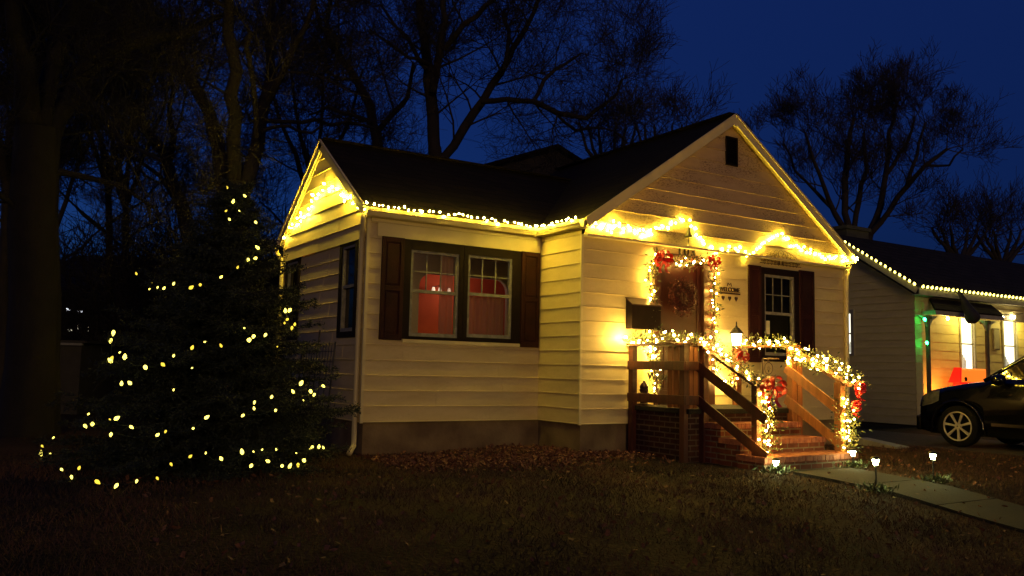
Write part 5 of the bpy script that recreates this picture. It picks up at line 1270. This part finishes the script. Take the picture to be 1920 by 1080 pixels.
# ------------------------------------------------------------------ far background
bh = thing('background_house', (6, 13, -.4), 'dark roof peak of a house behind, showing over the dip between the roofs', 'house')
ap = at(1039, 272, 'y', 11.0); lo_l = at(905, 322, 'y', 11.0); lo_r = at(1180, 330, 'y', 11.0)
mb = MB(); zt = ap.z; slab(mb, [(lo_l.x-1.5, 10.8, zt-1.55), (lo_l.x-1.5, 18, zt-1.55), (ap.x, 18, zt), (ap.x, 10.8, zt)], .12); slab(mb, [(ap.x, 10.8, zt), (ap.x, 18, zt), (ap.x+4.3, 18, zt-1.55), (ap.x+4.3, 10.8, zt-1.55)], .12); mb.build('roof', 'shingle', bh)
mb = MB(); xa, xb = lo_l.x-1.2, ap.x+4.0; mb.add([(xa, 11, -.5), (xb, 11, -.5), (xb, 11, zt-1.6), (ap.x, 11, zt-.12), (xa, 11, zt-1.6), (xa, 17.8, -.5), (xb, 17.8, -.5), (xb, 17.8, zt-1.6), (ap.x, 17.8, zt-.12), (xa, 17.8, zt-1.6)], [(0, 1, 2, 3, 4), (5, 9, 8, 7, 6), (0, 4, 9, 5), (1, 6, 7, 2)]); mb.build('wall', 'darkroom', bh)

M['farlit'] = emis('far_lit_window', (1, .92, .66), .55); M['farlit2'] = emis('far_lamp', (.85, .9, 1), 2.2); M['farwall'] = mat('far_wall', (.03, .027, .027), .9); M['farpale'] = mat('far_pale_trim', (.16, .16, .17), .8)
fh = thing('distant_house', atd(120, 690, 27), 'dark distant house with small lit windows seen at far left past the spruce', 'house')
c0 = atd(60, 600, 27); c1 = atd(250, 600, 27); g_ = -.6
r_ = (c1-c0); r_.z = 0; r_.normalize(); nrm = Vector((-r_.y, r_.x, 0)) if Vector((-r_.y, r_.x, 0)).dot(_fw) > 0 else Vector((r_.y, -r_.x, 0))
A_ = Vector((c0.x, c0.y, 0)); B_ = Vector((c1.x, c1.y, 0)); zt = 2.7
def q8(A, B, dep, z0_, z1_): return [(*A.xy, z0_), (*B.xy, z0_), (*(B+nrm*dep).xy, z0_), (*(A+nrm*dep).xy, z0_), (*A.xy, z1_), (*B.xy, z1_), (*(B+nrm*dep).xy, z1_), (*(A+nrm*dep).xy, z1_)]
MB().hexa(q8(A_, B_, 6, g_, zt)).build('wall', 'farwall', fh)
mb = MB(); A2 = A_-r_*.4-nrm*.4; B2 = B_+r_*.4-nrm*.4; mb.add([(*A2.xy, zt), (*B2.xy, zt), (*(B2+nrm*6.8).xy, zt), (*(A2+nrm*6.8).xy, zt), (*(A2+nrm*3.4).xy, zt+1.7), (*(B2+nrm*3.4).xy, zt+1.7)], [(0, 1, 5, 4), (2, 3, 4, 5), (0, 4, 3), (1, 2, 5), (0, 3, 2, 1)]); mb.build('roof', 'farwall', fh)
for a, wpx, hpx, b_ in ((76, 5, 10, 616), (88, 12, 12, 612), (134, 8, 5, 620), (151, 7, 14, 617), (168, 4, 8, 617)):
    t0 = atd(a, b_, 27); u = (Vector((t0.x, t0.y, 0))-A_).dot(r_); w2 = wpx*27/F/2; h2 = hpx*27/F/2; p_ = A_+r_*u-nrm*.03
    wn = MB().hexa([(*(p_-r_*(w2+.04)).xy, t0.z-h2-.04), (*(p_+r_*(w2+.04)).xy, t0.z-h2-.04), (*(p_+r_*(w2+.04)+nrm*.02).xy, t0.z-h2-.04), (*(p_-r_*(w2+.04)+nrm*.02).xy, t0.z-h2-.04), (*(p_-r_*(w2+.04)).xy, t0.z+h2+.04), (*(p_+r_*(w2+.04)).xy, t0.z+h2+.04), (*(p_+r_*(w2+.04)+nrm*.02).xy, t0.z+h2+.04), (*(p_-r_*(w2+.04)+nrm*.02).xy, t0.z+h2+.04)]).build('window', 'farwall', fh)
    p2 = p_-nrm*.03; MB().add([(*(p2-r_*w2).xy, t0.z-h2), (*(p2+r_*w2).xy, t0.z-h2), (*(p2+r_*w2).xy, t0.z+h2), (*(p2-r_*w2).xy, t0.z+h2)], [(0, 1, 2, 3)]).build('pane', 'farlit', wn)
for a, b_, lab in ((127, 581, 'far white yard lamp left of its twin above the distant windows'), (151, 584, 'far white yard lamp right of its twin above the distant windows'), (7, 632, 'far white lamp at the extreme left edge')):
    p_ = atd(a, b_, 26); lp = thing('yard_lamp', (p_.x, p_.y, -.6), lab, 'lamp')
    MB().tube([(p_.x, p_.y, -.6), (p_.x, p_.y, p_.z)], .03, 6).build('post', 'black', lp); MB().lathe(p_, [(.02, -.03), (.075, 0), (.05, .04), (.01, .055)], 8).build('lamp_head', 'farlit2', lp)
sh = thing('garden_shed', atd(110, 700, 18), 'low dark shed with pale corner trim under the distant windows', 'shed')
A_ = atd(84, 720, 18); B_ = atd(148, 720, 18); zt = atd(84, 644, 18).z; A_.z = B_.z = 0
MB().hexa(q8(A_, B_, 2.2, -.6, zt)).build('wall', 'farwall', sh)
mb = MB(); mb.beam((*(A_-nrm*.03).xy, -.6), (*(A_-nrm*.03).xy, zt), .05, .05, up=(0, 1, 0)); mb.beam((*(A_-nrm*.05-r_*.05).xy, zt), (*(B_-nrm*.05+r_*.05).xy, zt), .06, .05); mb.build('trim', 'farpale', sh)
mb = MB(); mb.hexa(q8(A_-nrm*.05-r_*.1, B_+r_*.1-nrm*.05, 2.4, zt+.03, zt+.08)); mb.build('roof', 'farwall', sh)
